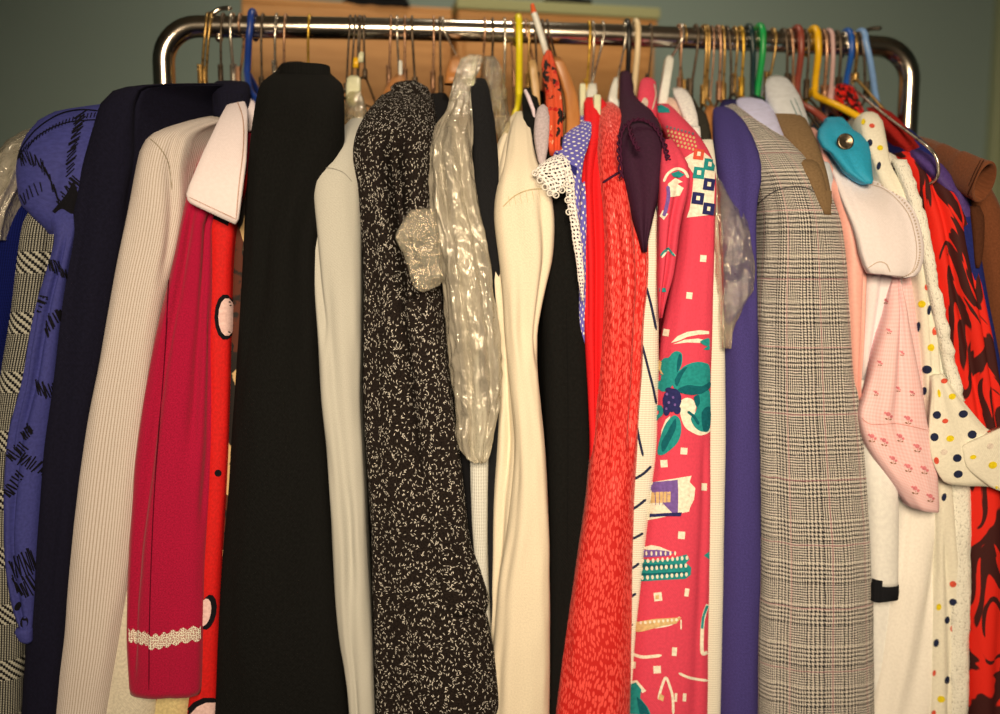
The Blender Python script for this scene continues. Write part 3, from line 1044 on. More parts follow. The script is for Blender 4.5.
def abstract_red():
    m = M('red_dark_brown_abstract_print', rough=.75, spec=.2)
    u, v, uv = m.uv()
    w = m.noise(m.mapv(uv, (1, .55, 1)), 9, 1)
    n = m.noise(m.mapv(m.vec(m.ma('ADD', u, m.ma('MULTIPLY', w, .06)), v, w), (1.15, .7, 1), -.5), 17, 1.6, .45)
    m.col(m.mix(m.step(n, .50, .012), c3(66, 26, 22), c3(232, 40, 24)))
    return m.m

def rosebud():
    m = M('pink_gingham_cotton', rough=.9, spec=.12)
    u, v, uv = m.uv()
    a = m.step(m.fr(u, .0052), .5, .1); b = m.step(m.fr(v, .0052), .5, .1)
    m.col(m.mix(m.ma('MULTIPLY', m.ma('ADD', a, b), .5), c3(244, 184, 164), c3(250, 202, 182)))
    return m.m

def sequins():
    m = M('red_sequins', c3(190, 26, 20), .25, .6)
    u, v, uv = m.uv()
    o = m.vor(uv, 220)
    sp = m.node('ShaderNodeSeparateColor'); m.put(sp.inputs[0], o['Color'])
    m.col(m.mix(m.step(sp.outputs[0], .5, .1), c3(226, 36, 24), c3(60, 10, 8)))
    m.bump(o['Distance'], .8, .002)
    return m.m

def lace(name, rgb, scale=420):
    m = M(name, c3(*rgb), .9, .1)
    u, v, uv = m.uv()
    o = m.vor(uv, scale, .5)
    hole = m.ma('LESS_THAN', o['Distance'], .34)
    t = m.node('ShaderNodeBsdfTransparent')
    mx = m.node('ShaderNodeMixShader')
    m.put(mx.inputs[0], hole); m.put(mx.inputs[1], m.b.outputs[0]); m.put(mx.inputs[2], t.outputs[0])
    m.put(m.out.inputs['Surface'], mx.outputs[0])
    return m.m

C = {}
def K(name, *a, **k):
    if name not in C: C[name] = cloth(name, *a, **k).m
    return C[name]
BLACK_INK = K('black_print', (22, 20, 22), bump=.05)
CREAM_INK = K('cream_print', (246, 224, 184), bump=.05)
TEAL_INK = K('teal_print', (38, 138, 124), bump=.05)
DTEAL_INK = K('deep_teal_print', (18, 92, 92), bump=.05)
NAVY_INK = K('navy_print', (44, 44, 84), bump=.05)
PURP_INK = K('purple_print', (122, 88, 142), bump=.05)
SAND_INK = K('sand_print', (222, 178, 112), bump=.05)
ORANGE_INK = K('orange_red_print', (226, 86, 58), bump=.05)
YEL_INK = K('yellow_print', (240, 204, 30), bump=.05)
NAVYD_INK = K('dark_navy_print', (38, 42, 62), bump=.05)
ROSE_INK = K('rose_print', (230, 128, 122), bump=.05)
BROWN_INK = K('brown_print', (150, 104, 66), bump=.05)
PINKC_INK = K('pale_pink_print', (246, 196, 172), bump=.05)
FILM = film('clear_garment_film', milk=.46, crinkle=55, strength=.35)
FILM2 = film('thin_clear_film', milk=.14, crinkle=60, strength=.5)
FILMY = film('yellowed_film', (.90, .86, .66), .16, 50)
SEAM_DK = K('dark_stitching', (20, 18, 30), bump=.05)

def root(name, label, cat, hook, py=92, group=None):
    return thing(name, label, cat, P(hook, py, 0), group)
# ------------------------------------------------------------------ garments, from the left end of the rack
def comb(path, ln, n, ang, w=1.5, jit=.25):
    "a run of short pen strokes along a path of photo points"
    p = smooth_path([(x, y, 0) for x, y in path], 8)
    out = []
    for k in range(n):
        q = p[int(k / max(1, n - 1) * (len(p) - 1))]
        a = R_(ang + random.uniform(-9, 9)); l = ln * random.uniform(1 - jit, 1 + jit) / 2
        x, y = q.x + random.uniform(-.6, .6), q.y + random.uniform(-1, 1)
        out.append(stroke([(x - math.cos(a) * l, y - math.sin(a) * l), (x + math.cos(a) * l, y + math.sin(a) * l)], w, False))
    return out

# royal blue jumper inside a clear bag, at the frame's edge
r = root('jumper', 'royal blue knitted jumper under a clear bag, first garment at the left edge', 'jumper', 196, 110)
loft('body', [(150, 60, 90, -.06), (168, 30, 60, -.13), (182, 12, 46, -.17), (200, 3, 40, -.19), (240, -4, 32, -.20), (330, -14, 12, -.205), (400, -26, 3, -.205), (520, -40, -6, -.205), (714, -60, -25, -.205), (860, -70, -40, -.205)],
     rib('royal_blue_knit', (18, 26, 82), .003, .6), r, hook=196, amp=.003, seed=1)
r = root('garment_bag', 'crumpled clear garment bag over the royal blue jumper at left edge', 'garment bag', 192, 108, 'clear garment bags')
loft('film_cover', [(122, 62, 90, -.05), (128, 40, 70, -.10), (136, 20, 52, -.14), (148, 4, 36, -.175), (165, -8, 26, -.195), (190, -12, 18, -.21), (215, -14, 6, -.215), (240, -20, 2, -.215)],
     FILM, r, hook=192, amp=.003, seed=2, freq=(60, 30), hollow=False, crumple=(.004, 45), ncap=49, step=4)

# black and cream check jacket
r = root('jacket', 'black and cream broken-check jacket between the royal blue jumper and purple dress', 'jacket', 200, 104)
b = loft('body', [(150, 95, 120, -.08), (180, 62, 90, -.15), (205, 36, 66, -.185), (222, 25, 64, -.20), (260, 18, 60, -.205), (330, 9, 48, -.205), (384, 0, 36, -.205), (441, -6, 24, -.205), (520, -10, 20, -.205), (600, -13, 25, -.205), (714, -18, 24, -.205), (860, -24, 22, -.205)],
     stair_check(), r, hook=200, amp=.002, seed=3, folds=[(.35, 200, 330, .12, .006, .5)])

# purple-blue dress with black pen strokes
r = root('dress', 'violet-blue dress with black pen-stroke print and padded shoulder', 'dress', 207, 95)
PUR = K('violet_blue_crepe', (66, 66, 122), rough=.75, spec=.25, bump=.1)
b = loft('body', [(100, 150, 190, -.05), (106, 104, 150, -.09), (109, 80, 125, -.125), (114, 56, 112, -.155), (122, 41, 106, -.178), (135, 29, 104, -.197), (150, 22, 102, -.21), (168, 18.5, 98, -.216), (190, 20.5, 92, -.22), (206, 25, 88, -.219), (218, 36, 84, -.216), (229, 47, 80, -.208), (260, 52, 78, -.185), (420, 40, 60, -.175), (640, 20, 48, -.175), (800, 10, 40, -.175)],
         PUR, r, hook=207, amp=.002, seed=4, folds=[(.45, 140, 220, .2, .007, .2)])
pr_ = [stroke([(18, 160), (22, 148), (33, 133), (46, 122), (62, 113.5), (80, 110), (98, 111)], 1.2)]
for i in range(26):
    f = i / 25
    x = 20 + 78 * f ** 1.2; y = 150 - 41 * math.sin(f * 1.45) ** .9
    pr_.append(stroke([(x + 1, y + 3), (x - .5, y + 8)], 1.0, False))
pr_.append(stroke([(27, 150), (36, 138), (50, 129), (66, 123), (84, 120.5), (100, 120)], 1.1))
decal(b, pr_, SEAM_DK)
decal(b, comb([(21, 158), (33, 159), (44, 168), (51, 182), (57, 196)], 13, 26, 75, 1.1) + comb([(80, 114), (77, 130), (72, 150), (70, 172)], 12, 24, -40, 1.15)
      + comb([(23, 200), (30, 192), (41, 186)], 11, 6, 70, 1.2) + [[(74, 180), (66, 195), (52, 211), (60, 218), (72, 220), (80, 200)]] + comb([(60, 205), (70, 190), (76, 178)], 12, 12, 45, 1.6), BLACK_INK)
slv = loft('sleeve', [(196, 40, 84, -.198), (214, 48, 82, -.212), (237, 56, 76, -.219), (270, 48, 69, -.222), (305, 38, 64, -.222), (345, 30, 60, -.222), (384, 23, 57, -.222), (441, 9, 50, -.222), (510, 5, 43, -.222), (560, 6, 39, -.222), (590, 10, 37, -.222), (612, 15, 35, -.22), (626, 20, 33, -.22), (640, 26, 31, -.22)],
           PUR, r, dep=.045, amp=.003, seed=5, folds=[(.1, 270, 560, .1, .010, -.25), (-.5, 330, 480, .12, .006, -.3), (-.1, 570, 640, .15, .006)])
sp = comb([(50, 264), (58, 268), (66, 276)], 14, 9, 75, 1.3) + comb([(37, 312), (40, 302), (44, 296)], 9, 7, 20, 1.6) + comb([(47, 332), (50, 322), (58, 316), (61, 315)], 12, 10, 72, 1.7)
sp += comb([(37, 386), (45, 390), (54, 391)], 15, 10, 72, 1.3) + comb([(23, 436), (28, 432), (30, 428)], 10, 8, 55, 1.7) + comb([(8, 456), (16, 452), (24, 446)], 14, 8, 40, 1.7) + comb([(22, 458), (33, 464), (45, 470)], 13, 12, -52, 1.4)
sp += comb([(6, 494), (12, 486), (20, 474)], 12, 10, 35, 1.8) + comb([(12, 570), (20, 566), (28, 562), (33, 558)], 22, 12, 70, 1.3) + comb([(14, 584), (24, 590), (32, 578)], 18, 12, 65, 1.3) + [ell(24, 622, 4, 6, 10), ell(18, 606, 3, 5, 30)]
decal(slv, sp, BLACK_INK)
loft('cuff', [(628, 16, 33, -.224), (632, 15, 33, -.225), (640, 19, 33, -.224), (643, 23, 31, -.222)], PUR, r, dep=.03, amp=.002, seed=6)

# navy jacket
r = root('jacket', 'dark navy wool jacket with a broad shoulder, left of the cream striped jacket', 'jacket', 232, 86)
NVY = K('navy_wool', (24, 22, 34), weave=800, var=.12)
b = loft('body', [(84, 222, 246, -.03), (85.5, 206, 240, -.065), (86, 186, 225, -.10), (86, 164, 200, -.14), (86.5, 142, 172, -.172), (88, 126, 152, -.188), (92, 114, 146, -.198), (104, 103, 142, -.207), (125, 96, 141, -.213), (160, 86, 140, -.216), (205, 75, 131, -.218), (270, 64, 118, -.218), (345, 57, 105, -.218), (450, 45, 88, -.218), (560, 36, 73, -.218), (640, 28, 66, -.218), (714, 23, 59, -.218), (860, 14, 48, -.218)],
     NVY, r, hook=235, amp=.003, seed=7, folds=[(.75, 100, 190, .2, .008, .9), (-.2, 200, 600, .2, .004, .1)])
loft('collar', [(83, 216, 248, -.06), (85, 214, 249, -.075), (92, 213, 250, -.088), (104, 213, 249, -.095), (118, 214, 247, -.10)], NVY, r, dep=.03, amp=.001, seed=8)

# cream striped jacket
r = root('jacket', 'cream jacket with fine dark pinstripes, its sleeve hanging between navy jacket and crimson dress', 'jacket', 243, 95)
BST = striped_beige()
b = loft('body', [(117, 226, 250, -.045), (119, 206, 238, -.085), (124, 184, 222, -.13), (130, 165, 206, -.165), (135, 154, 198, -.185), (141, 147, 194, -.197), (152, 141.5, 191, -.207), (175, 136, 187, -.213), (205, 130, 186, -.216), (240, 123, 180, -.217), (290, 113, 168, -.217), (350, 103, 157, -.217), (440, 86, 146, -.217), (560, 71, 134, -.217), (640, 65, 123, -.217), (714, 57, 110, -.217), (860, 44, 92, -.217)],
     BST, r, hook=246, amp=.0025, seed=9, fd=.028, folds=[(.25, 150, 250, .16, .008, .62), (.0, 250, 700, .3, .003, .2)])
loft('front_facing', [(575, 118, 142, -.196), (600, 115, 156, -.199), (650, 106, 162, -.201), (714, 98, 160, -.202), (860, 80, 150, -.202)], K('cream_lining', (226, 206, 166)), r, dep=.02, amp=.002, seed=10)
decal(b, [stroke([(150, 139), (158, 146), (166, 158), (170, 172), (172, 190)], .9)], K('seam_tan', (150, 130, 96)))

# cream-yellow skirt below the crimson sleeve
r = root('skirt', 'pale yellow skirt showing only below the crimson sleeve', 'skirt', 250, 100)
loft('body', [(560, 165, 190, -.15), (640, 160, 196, -.186), (690, 155, 197, -.19), (714, 152, 194, -.19), (860, 140, 188, -.19)], K('pale_yellow_cotton', (226, 196, 128)), r, hook=250, amp=.002, seed=11)

# crimson dress with white collar and lace
r = root('dress', 'crimson wool dress with pinkish white collar and lace band at the cuff', 'dress', 257, 95)
CRI = K('crimson_wool', (178, 20, 52), sheen=.15, fuzz=500, var=.14)
loft('body', [(118, 238, 262, -.05), (140, 222, 258, -.11), (160, 212, 252, -.15), (185, 204, 246, -.178), (215, 196, 236, -.186), (300, 180, 216, -.19), (440, 160, 213, -.19), (640, 150, 204, -.188), (760, 146, 200, -.185), (860, 144, 196, -.185)], CRI, r, hook=258, amp=.002, seed=12)
slv = loft('sleeve', [(150, 205, 240, -.15), (170, 197, 236, -.186), (190, 190, 230, -.203), (206, 186, 222, -.212), (225, 181.5, 214, -.218), (260, 173.5, 213.5, -.222), (300, 164, 213.5, -.224), (350, 153, 213.5, -.225), (400, 145, 213.5, -.226), (444, 138.5, 213, -.226), (500, 133, 210, -.226), (550, 129, 207, -.226), (600, 127.5, 205, -.226), (650, 128, 204, -.226), (684, 129.5, 203, -.226), (690, 131, 202, -.226)],
           CRI, r, dep=.045, amp=.0035, seed=13, fd=.024, folds=[(-.1, 230, 640, .10, .010, -.52), (.55, 215, 420, .12, .010, .35), (.1, 300, 600, .25, .004, .3), (.8, 330, 500, .12, .006, .75)])
decal(slv, [stroke([(171, 250), (166, 330), (160, 420), (154, 500), (150, 600), (149, 690)], 1.0)], K('crimson_seam', (96, 6, 26)))
LACEC = lace('cream_lace', (244, 226, 186), 480)
def wavy(pts, w, amp_, n):
    p = smooth_path([(x, y, 0) for x, y in pts], 14)
    up, dn = [], []
    for i, q in enumerate(p):
        f = i / (len(p) - 1)
        s = math.sin(f * n * math.pi * 2)
        up.append((q.x, q.y - w / 2 - amp_ * .5 * math.sin(f * n * 6 + 2)))
        dn.append((q.x, q.y + w / 2 + amp_ * abs(math.sin(f * n * math.pi))))
    return up + list(reversed(dn))
decal(slv, [wavy([(129, 634), (139, 636), (148.5, 638)], 11, 2.5, 4), wavy([(149, 641), (160, 640), (172, 637), (186, 634), (200, 632)], 12, 3, 6)], LACEC, lift=.0015, maxlen=3)
COL_W = K('pinkish_white_cotton', (246, 220, 204), fuzz=220, var=.022)
cl = loft('collar', [((230, 101), (243, 98), -.075), ((225, 108), (247, 108), -.115), ((219, 119), (248, 120), -.15), ((211, 136), (247.5, 140), -.183), ((203, 153), (246.5, 160), -.207), ((195, 172), (244, 181), -.226), ((189, 186), (241.5, 200), -.236), ((186.5, 194), (240, 212), -.2385), ((187.5, 200), (239, 219), -.2385), ((190, 203), (236, 224.5), -.237)],
          COL_W, r, dep=.012, fd=.007, amp=.0015, seed=14, sq=.7, hollow=False)
loft('collar_stand', [(99, 240, 252, -.05), (103, 239, 257, -.065), (112, 243, 258, -.085), (124, 246, 257, -.10), (131, 247, 256, -.105)], COL_W, r, dep=.02, amp=.001, seed=15, hollow=False)
decal(cl, [stroke([(189, 197), (210, 207), (236, 219)], .8), stroke([(237, 101), (243, 120), (243, 150), (239, 185), (236, 219)], 1.0)], K('collar_seam', (196, 150, 120)))

# red dress with black rings
r = root('dress', 'scarlet dress with black rings and pink dots, a narrow strip right of the crimson dress', 'dress', 263, 98)
b = loft('body', [(130, 245, 266, -.06), (160, 232, 258, -.13), (190, 220, 246, -.18), (210, 211, 238, -.20), (260, 210, 233, -.205), (340, 209, 231, -.207), (450, 208, 228, -.208), (560, 202, 222, -.208), (640, 198, 219, -.208), (714, 188, 217, -.208), (860, 176, 214, -.208)],
         K('scarlet_crepe', (216, 26, 22), rough=.7, spec=.2), r, hook=263, amp=.0015, seed=16, fd=.012)
decal(b, [ell(225, 317, 10.5, 23), ell(208, 612, 8, 18, 10), ell(205, 722, 22, 26, 30), [(205, 195), (214, 219), (228, 226), (229, 221), (215, 214)], ell(218, 473, 3.4, 3.6)], BLACK_INK)
decal(b, [ell(226.5, 317, 8, 19), ell(205, 612, 6, 14, 10), ell(208, 724, 20, 23, 30)], PINKC_INK, lift=.0012)

# leopard print blouse
r = root('blouse', 'brown and black leopard-print blouse, a sliver left of the black jacket', 'blouse', 272, 98)
b = loft('body', [(140, 252, 270, -.07), (165, 243, 262, -.13), (190, 238, 256, -.165), (215, 233, 250, -.18), (260, 230, 248, -.19), (350, 226, 246, -.193), (450, 224, 240, -.195), (560, 219, 234, -.195), (640, 216, 230, -.195), (714, 214, 228, -.195), (860, 210, 225, -.195)],
         leopard(), r, hook=272, amp=.002, seed=17)

# black jacket
r = root('jacket', 'plain black wool jacket with stand-up collar, tallest garment of the left half', 'jacket', 306, 70)
BLK = K('black_wool', (19, 18, 15), weave=700, var=.15)
b = loft('body', [(70, 284, 326, -.04), (74, 276, 331, -.07), (79, 268, 337, -.105), (84, 262, 342, -.14), (90, 259, 344, -.165), (100, 256.5, 344.5, -.187), (115, 254, 345, -.202), (140, 250.5, 345, -.212), (190, 247, 330, -.219), (250, 244.5, 318, -.223), (300, 242, 318, -.224), (370, 237, 320, -.225), (440, 232, 326, -.225), (500, 228, 331, -.225), (560, 223, 334, -.225), (640, 218, 342, -.225), (714, 214, 349, -.225), (860, 206, 360, -.225)],
     BLK, r, hook=309, amp=.003, seed=18, fd=.035, folds=[(-.05, 130, 330, .22, .010, -.35), (.4, 200, 700, .25, .005, .3), (-.6, 250, 700, .2, .003, -.5)])
loft('collar', [(62.5, 288, 303, -.035), (64.5, 282, 312, -.05), (69, 278, 321, -.062), (75, 277, 328, -.075), (84, 276, 333, -.095), (90, 277, 335, -.11)], BLK, r, dep=.05, amp=.001, seed=19)

# pale grey jumper
r = root('jumper', 'pale grey-white jumper with a limp sleeve between black jacket and flecked tweed coat', 'jumper', 355, 100)
GRY = K('pale_grey_jersey', (196, 184, 156), fuzz=700, var=.06)
b = loft('body', [(118, 352, 368, -.07), (126, 345, 366, -.11), (134, 338, 364, -.143), (146, 328, 362, -.172), (160, 319, 361.5, -.193), (175, 312, 361, -.206), (195, 309.5, 361.5, -.213), (230, 311.5, 361.5, -.216), (280, 314, 361, -.216), (330, 317.5, 361, -.216), (400, 321, 360.5, -.216), (450, 326, 363, -.216), (500, 330, 365.5, -.216), (545, 332.5, 367, -.216), (600, 335, 370.5, -.216), (640, 339, 372.5, -.216), (672, 345, 373.5, -.216), (714, 349.5, 375, -.216), (860, 356, 380, -.216)],
         GRY, r, hook=357, amp=.003, seed=20, folds=[(-.75, 200, 320, .16, .010, -.45), (-.2, 300, 560, .16, .006, .05), (.1, 520, 714, .14, .006, -.25)])
decal(b, [stroke([(313, 172), (326, 168), (342, 172), (352, 182)], .8)], K('grey_seam', (150, 140, 118)))

# flecked tweed coat
r = root('coat', 'black-brown tweed coat with white flecks and a rolled collar', 'coat', 402, 90)
TWD = fleck_tweed('dark_flecked_tweed', (46, 36, 28), (15, 12, 11), .83, 205, (250, 240, 214))
b = loft('body', [(92, 388, 428, -.06), (97, 380, 432, -.095), (104, 374, 434, -.13), (114, 366, 436, -.163), (126, 360, 436, -.188), (140, 355.5, 436, -.206), (160, 354, 434, -.217), (200, 359.5, 433, -.222), (280, 364, 440, -.225), (340, 364, 447, -.226), (400, 364, 453, -.226), (450, 366, 458, -.226), (520, 370.5, 466, -.226), (590, 372.5, 476, -.226), (640, 374.5, 481, -.226), (714, 377, 486, -.226), (860, 384, 494, -.226)],
         TWD, r, hook=402, amp=.004, seed=21, fd=.034, folds=[(-.05, 110, 200, .2, .012, -.0), (.02, 170, 450, .11, .045, .25), (-.55, 250, 700, .2, .005, -.45), (.5, 440, 700, .2, .005, .6)])
loft('sleeve', [(300, 404, 438, -.214), (360, 410, 447, -.222), (420, 416, 455, -.228), (480, 420, 463, -.231), (540, 424, 470.5, -.232), (570, 427, 481, -.232), (598, 430, 489, -.232), (608, 432, 487, -.231)], TWD, r, dep=.04, amp=.003, seed=22, folds=[(.2, 400, 590, .2, .006, .3)])
loft('sleeve', [(560, 395, 470, -.222), (610, 398, 486, -.231), (650, 402, 494, -.236), (690, 406, 499, -.237), (704, 410, 499.5, -.237), (712, 416, 497, -.236)], TWD, r, dep=.05, amp=.003, seed=23)
loft('collar', [((394, 84), (416, 81), -.055), ((390, 88), (428, 88), -.075), ((391, 95), (433, 98), -.095), ((396, 103), (436, 112), -.115), ((402, 110), (436, 128), -.132), ((408, 118), (434, 140), -.142)], TWD, r, dep=.03, amp=.002, seed=24, hollow=False)

# dark garments between the flecked coat and the bag
r = root('cardigan', 'black cardigan peeping out between flecked tweed coat and garment bag', 'cardigan', 438, 96)
loft('body', [(94, 430, 446, -.04), (100, 426, 450, -.075), (110, 424, 452, -.11), (130, 426, 452, -.15), (170, 430, 452, -.175), (260, 436, 458, -.185), (400, 450, 466, -.19), (520, 458, 478, -.19), (700, 466, 486, -.19), (860, 470, 490, -.19)], K('matt_black_knit', (18, 17, 17)), r, hook=438, amp=.002, seed=25)
# ------------------------------------------------------------------ the middle of the rack
r = root('blazer', 'black blazer shoulder poking out beside the crumpled garment bag', 'blazer', 482, 72)
loft('body', [(79, 472, 485, -.09), (82, 470, 487, -.12), (88, 470, 489, -.145), (100, 470.5, 491, -.165), (125, 471, 495, -.18), (160, 472.5, 498, -.19), (200, 474, 499, -.195), (280, 480, 505, -.195), (400, 478, 505, -.19), (600, 470, 500, -.185), (860, 465, 496, -.185)], K('black_serge', (27, 26, 25)), r, hook=482, amp=.002, seed=26)
r = root('garment_bag', 'long crumpled clear garment bag hanging between flecked coat and cream coat', 'garment bag', 478, 60, 'clear garment bags')
loft('film_cover', [(56, 470, 480, -.03), (59, 464, 481, -.05), (66, 459, 479, -.085), (78, 456, 476, -.12), (95, 452, 472, -.155), (110, 448.5, 471, -.175), (125, 438, 471, -.192), (150, 430.5, 471.5, -.208), (180, 429.5, 473.5, -.218), (210, 433, 479, -.224), (240, 438, 484.5, -.228), (270, 441, 490, -.23), (300, 444.5, 494, -.231), (340, 448.5, 499, -.231), (380, 452.5, 500.5, -.231), (415, 457, 497, -.231), (435, 457.5, 493, -.231), (448, 461, 489.5, -.23), (457, 467, 487, -.229), (462, 474, 484, -.228)],
     FILM, r, dep=.035, amp=.004, seed=27, freq=(60, 18), hollow=False, crumple=(.0042, 42), folds=[(-.3, 150, 440, .1, .008, -.1), (.3, 200, 440, .1, .008, .4)], ncap=61, step=3)
loft('film_flap', [((412, 210), (436, 209), -.236), ((404, 222), (436, 218), -.2385), ((396.5, 236), (438, 232), -.240), ((400, 246), (440, 246), -.240), ((408, 262), (441, 262), -.240), ((411, 276), (442, 276), -.240), ((416, 288), (440, 283), -.239), ((424, 292), (438, 286), -.239)],
     film('crisp_clear_film', milk=.17, crinkle=90, strength=.4), r, dep=.006, fd=.006, amp=.001, seed=28, freq=(60, 60), hollow=False, step=2, ncap=61, crumple=(.0034, 70))
loft('film_cover', [(57, 482, 494, -.02), (66, 482, 499, -.04), (80, 484, 503, -.065), (100, 490, 506, -.09), (118, 494, 509, -.11), (140, 498, 508, -.12), (150, 500, 507, -.122)], FILMY, r, dep=.03, amp=.003, seed=29, freq=(80, 40), hollow=False, crumple=(.003, 50), step=3)
loft('bag_neck', [(58, 472.5, 477, -.056), (66, 470.5, 476.5, -.09), (76, 468, 475, -.118), (86, 466, 474, -.14)], PL_IVORY, r, dep=.01, amp=.0005, seed=30, hollow=False)

r = root('cardigan', 'white ribbed knit cardigan edge below the bottom of the garment bag', 'cardigan', 488, 100)
loft('body', [(330, 474, 486, -.16), (420, 472, 488, -.196), (455, 470, 488, -.205), (520, 472, 487, -.207), (580, 476, 488, -.207), (700, 480, 494, -.207), (860, 484, 500, -.207)], rib('white_rib', (232, 220, 190), .0034, .7), r, hook=488, amp=.002, seed=31)

# cream coat
r = root('coat', 'cream wool coat with a gathered shoulder, hanging under the bright yellow hanger', 'coat', 516, 105)
CRM = K('cream_wool', (232, 208, 166), fuzz=450, var=.05)
b = loft('body', [(112, 515, 523, -.05), (116, 511, 526, -.075), (124, 506, 527, -.105), (135, 501, 528, -.13), (148, 495, 530, -.155), (165, 489, 534, -.18), (180, 485, 540, -.193), (200, 482.5, 545, -.2), (230, 483, 545, -.203), (260, 487, 542, -.204), (300, 492.5, 536, -.205), (350, 496, 534, -.205), (400, 498, 536, -.205), (450, 496, 540, -.205), (500, 493, 542, -.205), (560, 492, 544, -.205), (640, 490, 545, -.205), (714, 487.5, 545, -.205), (860, 484, 546, -.205)],
         CRM, r, hook=516, amp=.003, seed=32, folds=[(-.45, 150, 440, .12, .008, -.4), (-.3, 440, 600, .15, .012, -.7)])
slv = loft('sleeve', [(112, 517, 524, -.075), (118, 514, 528, -.11), (130, 510, 531, -.145), (145, 507, 533, -.17), (160, 504, 536, -.19), (172, 501, 541, -.205), (186, 497, 548, -.217), (202, 494.5, 552.5, -.224), (220, 494, 554.5, -.229), (240, 496, 554, -.231), (262, 499, 551.5, -.232), (285, 501.5, 546, -.232), (310, 503.5, 540.5, -.232), (335, 505, 537, -.232), (370, 508.5, 537.5, -.232), (410, 512, 541, -.232), (450, 514, 544.5, -.232), (520, 508, 548.5, -.232), (580, 499, 549, -.232), (640, 494, 549, -.232), (714, 490, 549, -.232), (800, 487, 549, -.232)],
           CRM, r, dep=.05, amp=.003, seed=33, folds=[(-.2, 200, 330, .2, .007, .0), (.35, 215, 330, .14, .010, .65), (.1, 330, 714, .3, .004, .0), (-.55, 480, 714, .2, .006, -.6)], fd=.03)
decal(slv, [stroke([(503, 207), (512, 198), (524, 191.5), (538, 189), (548, 190)], 1.1)] + [stroke([(508 + i * 6, 196 - i * 1.3), (510 + i * 6, 206 - i)], .8) for i in range(6)], K('cream_seam', (196, 170, 120)))

# black skirt/jacket next to it
r = root('jacket', 'plain black jacket filling the gap between cream coat and the red garments', 'jacket', 540, 92)
b = loft('body', [(88, 524, 534, -.03), (95, 522, 536, -.06), (105, 522, 539, -.10), (125, 524, 543, -.135), (150, 529, 552, -.16), (170, 535, 566, -.178), (185, 540, 578, -.187), (230, 546, 585, -.195), (300, 542, 588, -.198), (400, 544, 590, -.2), (450, 546, 591, -.2), (520, 548, 588, -.2), (600, 549, 578, -.2), (714, 549, 566, -.2), (860, 548, 552, -.2)], BLK, r, hook=540, amp=.002, seed=34, folds=[(-.1, 250, 600, .3, .004, .1)])
decal(b, [stroke([(566, 300), (568, 420), (567, 560)], .7)], K('black_seam', (12, 12, 11)))

# beige collar and pinkish strap
r = root('blouse', 'lilac-beige blouse collar standing between black jacket and dotted violet dress', 'blouse', 537, 88)
loft('collar', [(105, 541, 545, -.13), (108, 537.5, 548, -.142), (118, 535, 550, -.155), (135, 534, 549.5, -.172), (150, 536, 548, -.185), (160, 538, 546, -.192), (168, 541, 545, -.194)], K('lilac_beige_satin', (196, 172, 158), rough=.6), r, dep=.02, amp=.001, seed=35, hollow=False)
loft('body', [(112, 536, 546, -.08), (140, 538, 548, -.12), (220, 545, 558, -.15), (500, 552, 568, -.15), (860, 552, 568, -.15)], K('lilac_beige_satin', (196, 172, 158)), r, hook=538, amp=.001, seed=36)
loft('strap', [((523.5, 91), (526, 89), -.10), ((526, 97), (530, 96), -.11), ((531, 110), (535, 109), -.12), ((533.5, 120), (536, 119), -.125)], K('pale_pink_strap', (236, 206, 194)), r, dep=.004, amp=.0003, seed=37, hollow=False)
# orange-red and black print scarf-like blouse
def print_orange():
    m = M('orange_red_black_print', rough=.75, spec=.2)
    u, v, uv = m.uv()
    n = m.noise(m.mapv(uv, (1, .6, 1)), 55, 3, .6)
    n2 = m.noise(m.mapv(uv, (1, .8, 1), 0, (3, 5, 0)), 48, 3, .6)
    c = m.mix(m.step(n, .44, .03), c3(30, 24, 20), c3(216, 78, 40))
    c = m.mix(m.step(n2, .62, .03), c, c3(186, 26, 20))
    m.col(m.mix(m.step(n, .66, .02), c, c3(232, 150, 104)))
    return m.m
r = root('blouse', 'orange-red and black print blouse gathered on the orange-tipped white hook', 'blouse', 549, 62)
b = loft('body', [(51, 546, 551, -.035), (56, 543, 553, -.05), (64, 541, 555, -.065), (76, 542, 557.5, -.085), (88, 545, 560, -.105), (100, 545.5, 562, -.125), (118, 546, 563.5, -.15), (135, 548, 563.5, -.17), (150, 549, 562, -.175), (200, 556, 568, -.13), (400, 562, 576, -.13), (860, 560, 572, -.13)], print_orange(), r, hook=551, amp=.004, seed=38, freq=(60, 25), folds=[(.2, 60, 150, .2, .005, 0)])

# violet dotted dress with lace collar
r = root('dress', 'periwinkle dress with white pin dots and crocheted lace collar', 'dress', 588, 96)
DOT = pin_dots('periwinkle_pin_dots', (108, 98, 164), (240, 228, 214), 150, .22)
loft('body', [(116, 580, 592, -.07), (130, 574, 592, -.10), (160, 572, 590, -.15), (200, 574, 588, -.185), (250, 577, 586, -.20), (300, 579, 586, -.2), (450, 576, 588, -.18), (860, 560, 575, -.18)], DOT, r, hook=588, amp=.001, seed=39)
cl = loft('collar', [((585, 119), (590.5, 118), -.085), ((574, 127), (592, 123), -.11), ((564, 135), (591.5, 135), -.135), ((557, 145), (588, 147), -.16), ((553, 156), (584.5, 158), -.185), ((554, 164), (582.5, 170), -.203), ((560, 172), (581.5, 182), -.212), ((566, 182), (581, 196), -.217), ((569, 195), (580.5, 210), -.219), ((572, 210), (580, 228), -.220), ((576, 236), (580, 246), -.220)], DOT, r, dep=.012, fd=.007, amp=.0012, seed=40, hollow=False)
decal(cl, [[(576, 176), (570, 172), (562, 165), (555, 160), (556, 152), (562, 158), (569, 164), (577, 168)]], K('dark_violet_band', (44, 40, 96)))  # darker violet band laid across the collar
LACEW = lace('white_crochet_lace', (244, 226, 200), 210)
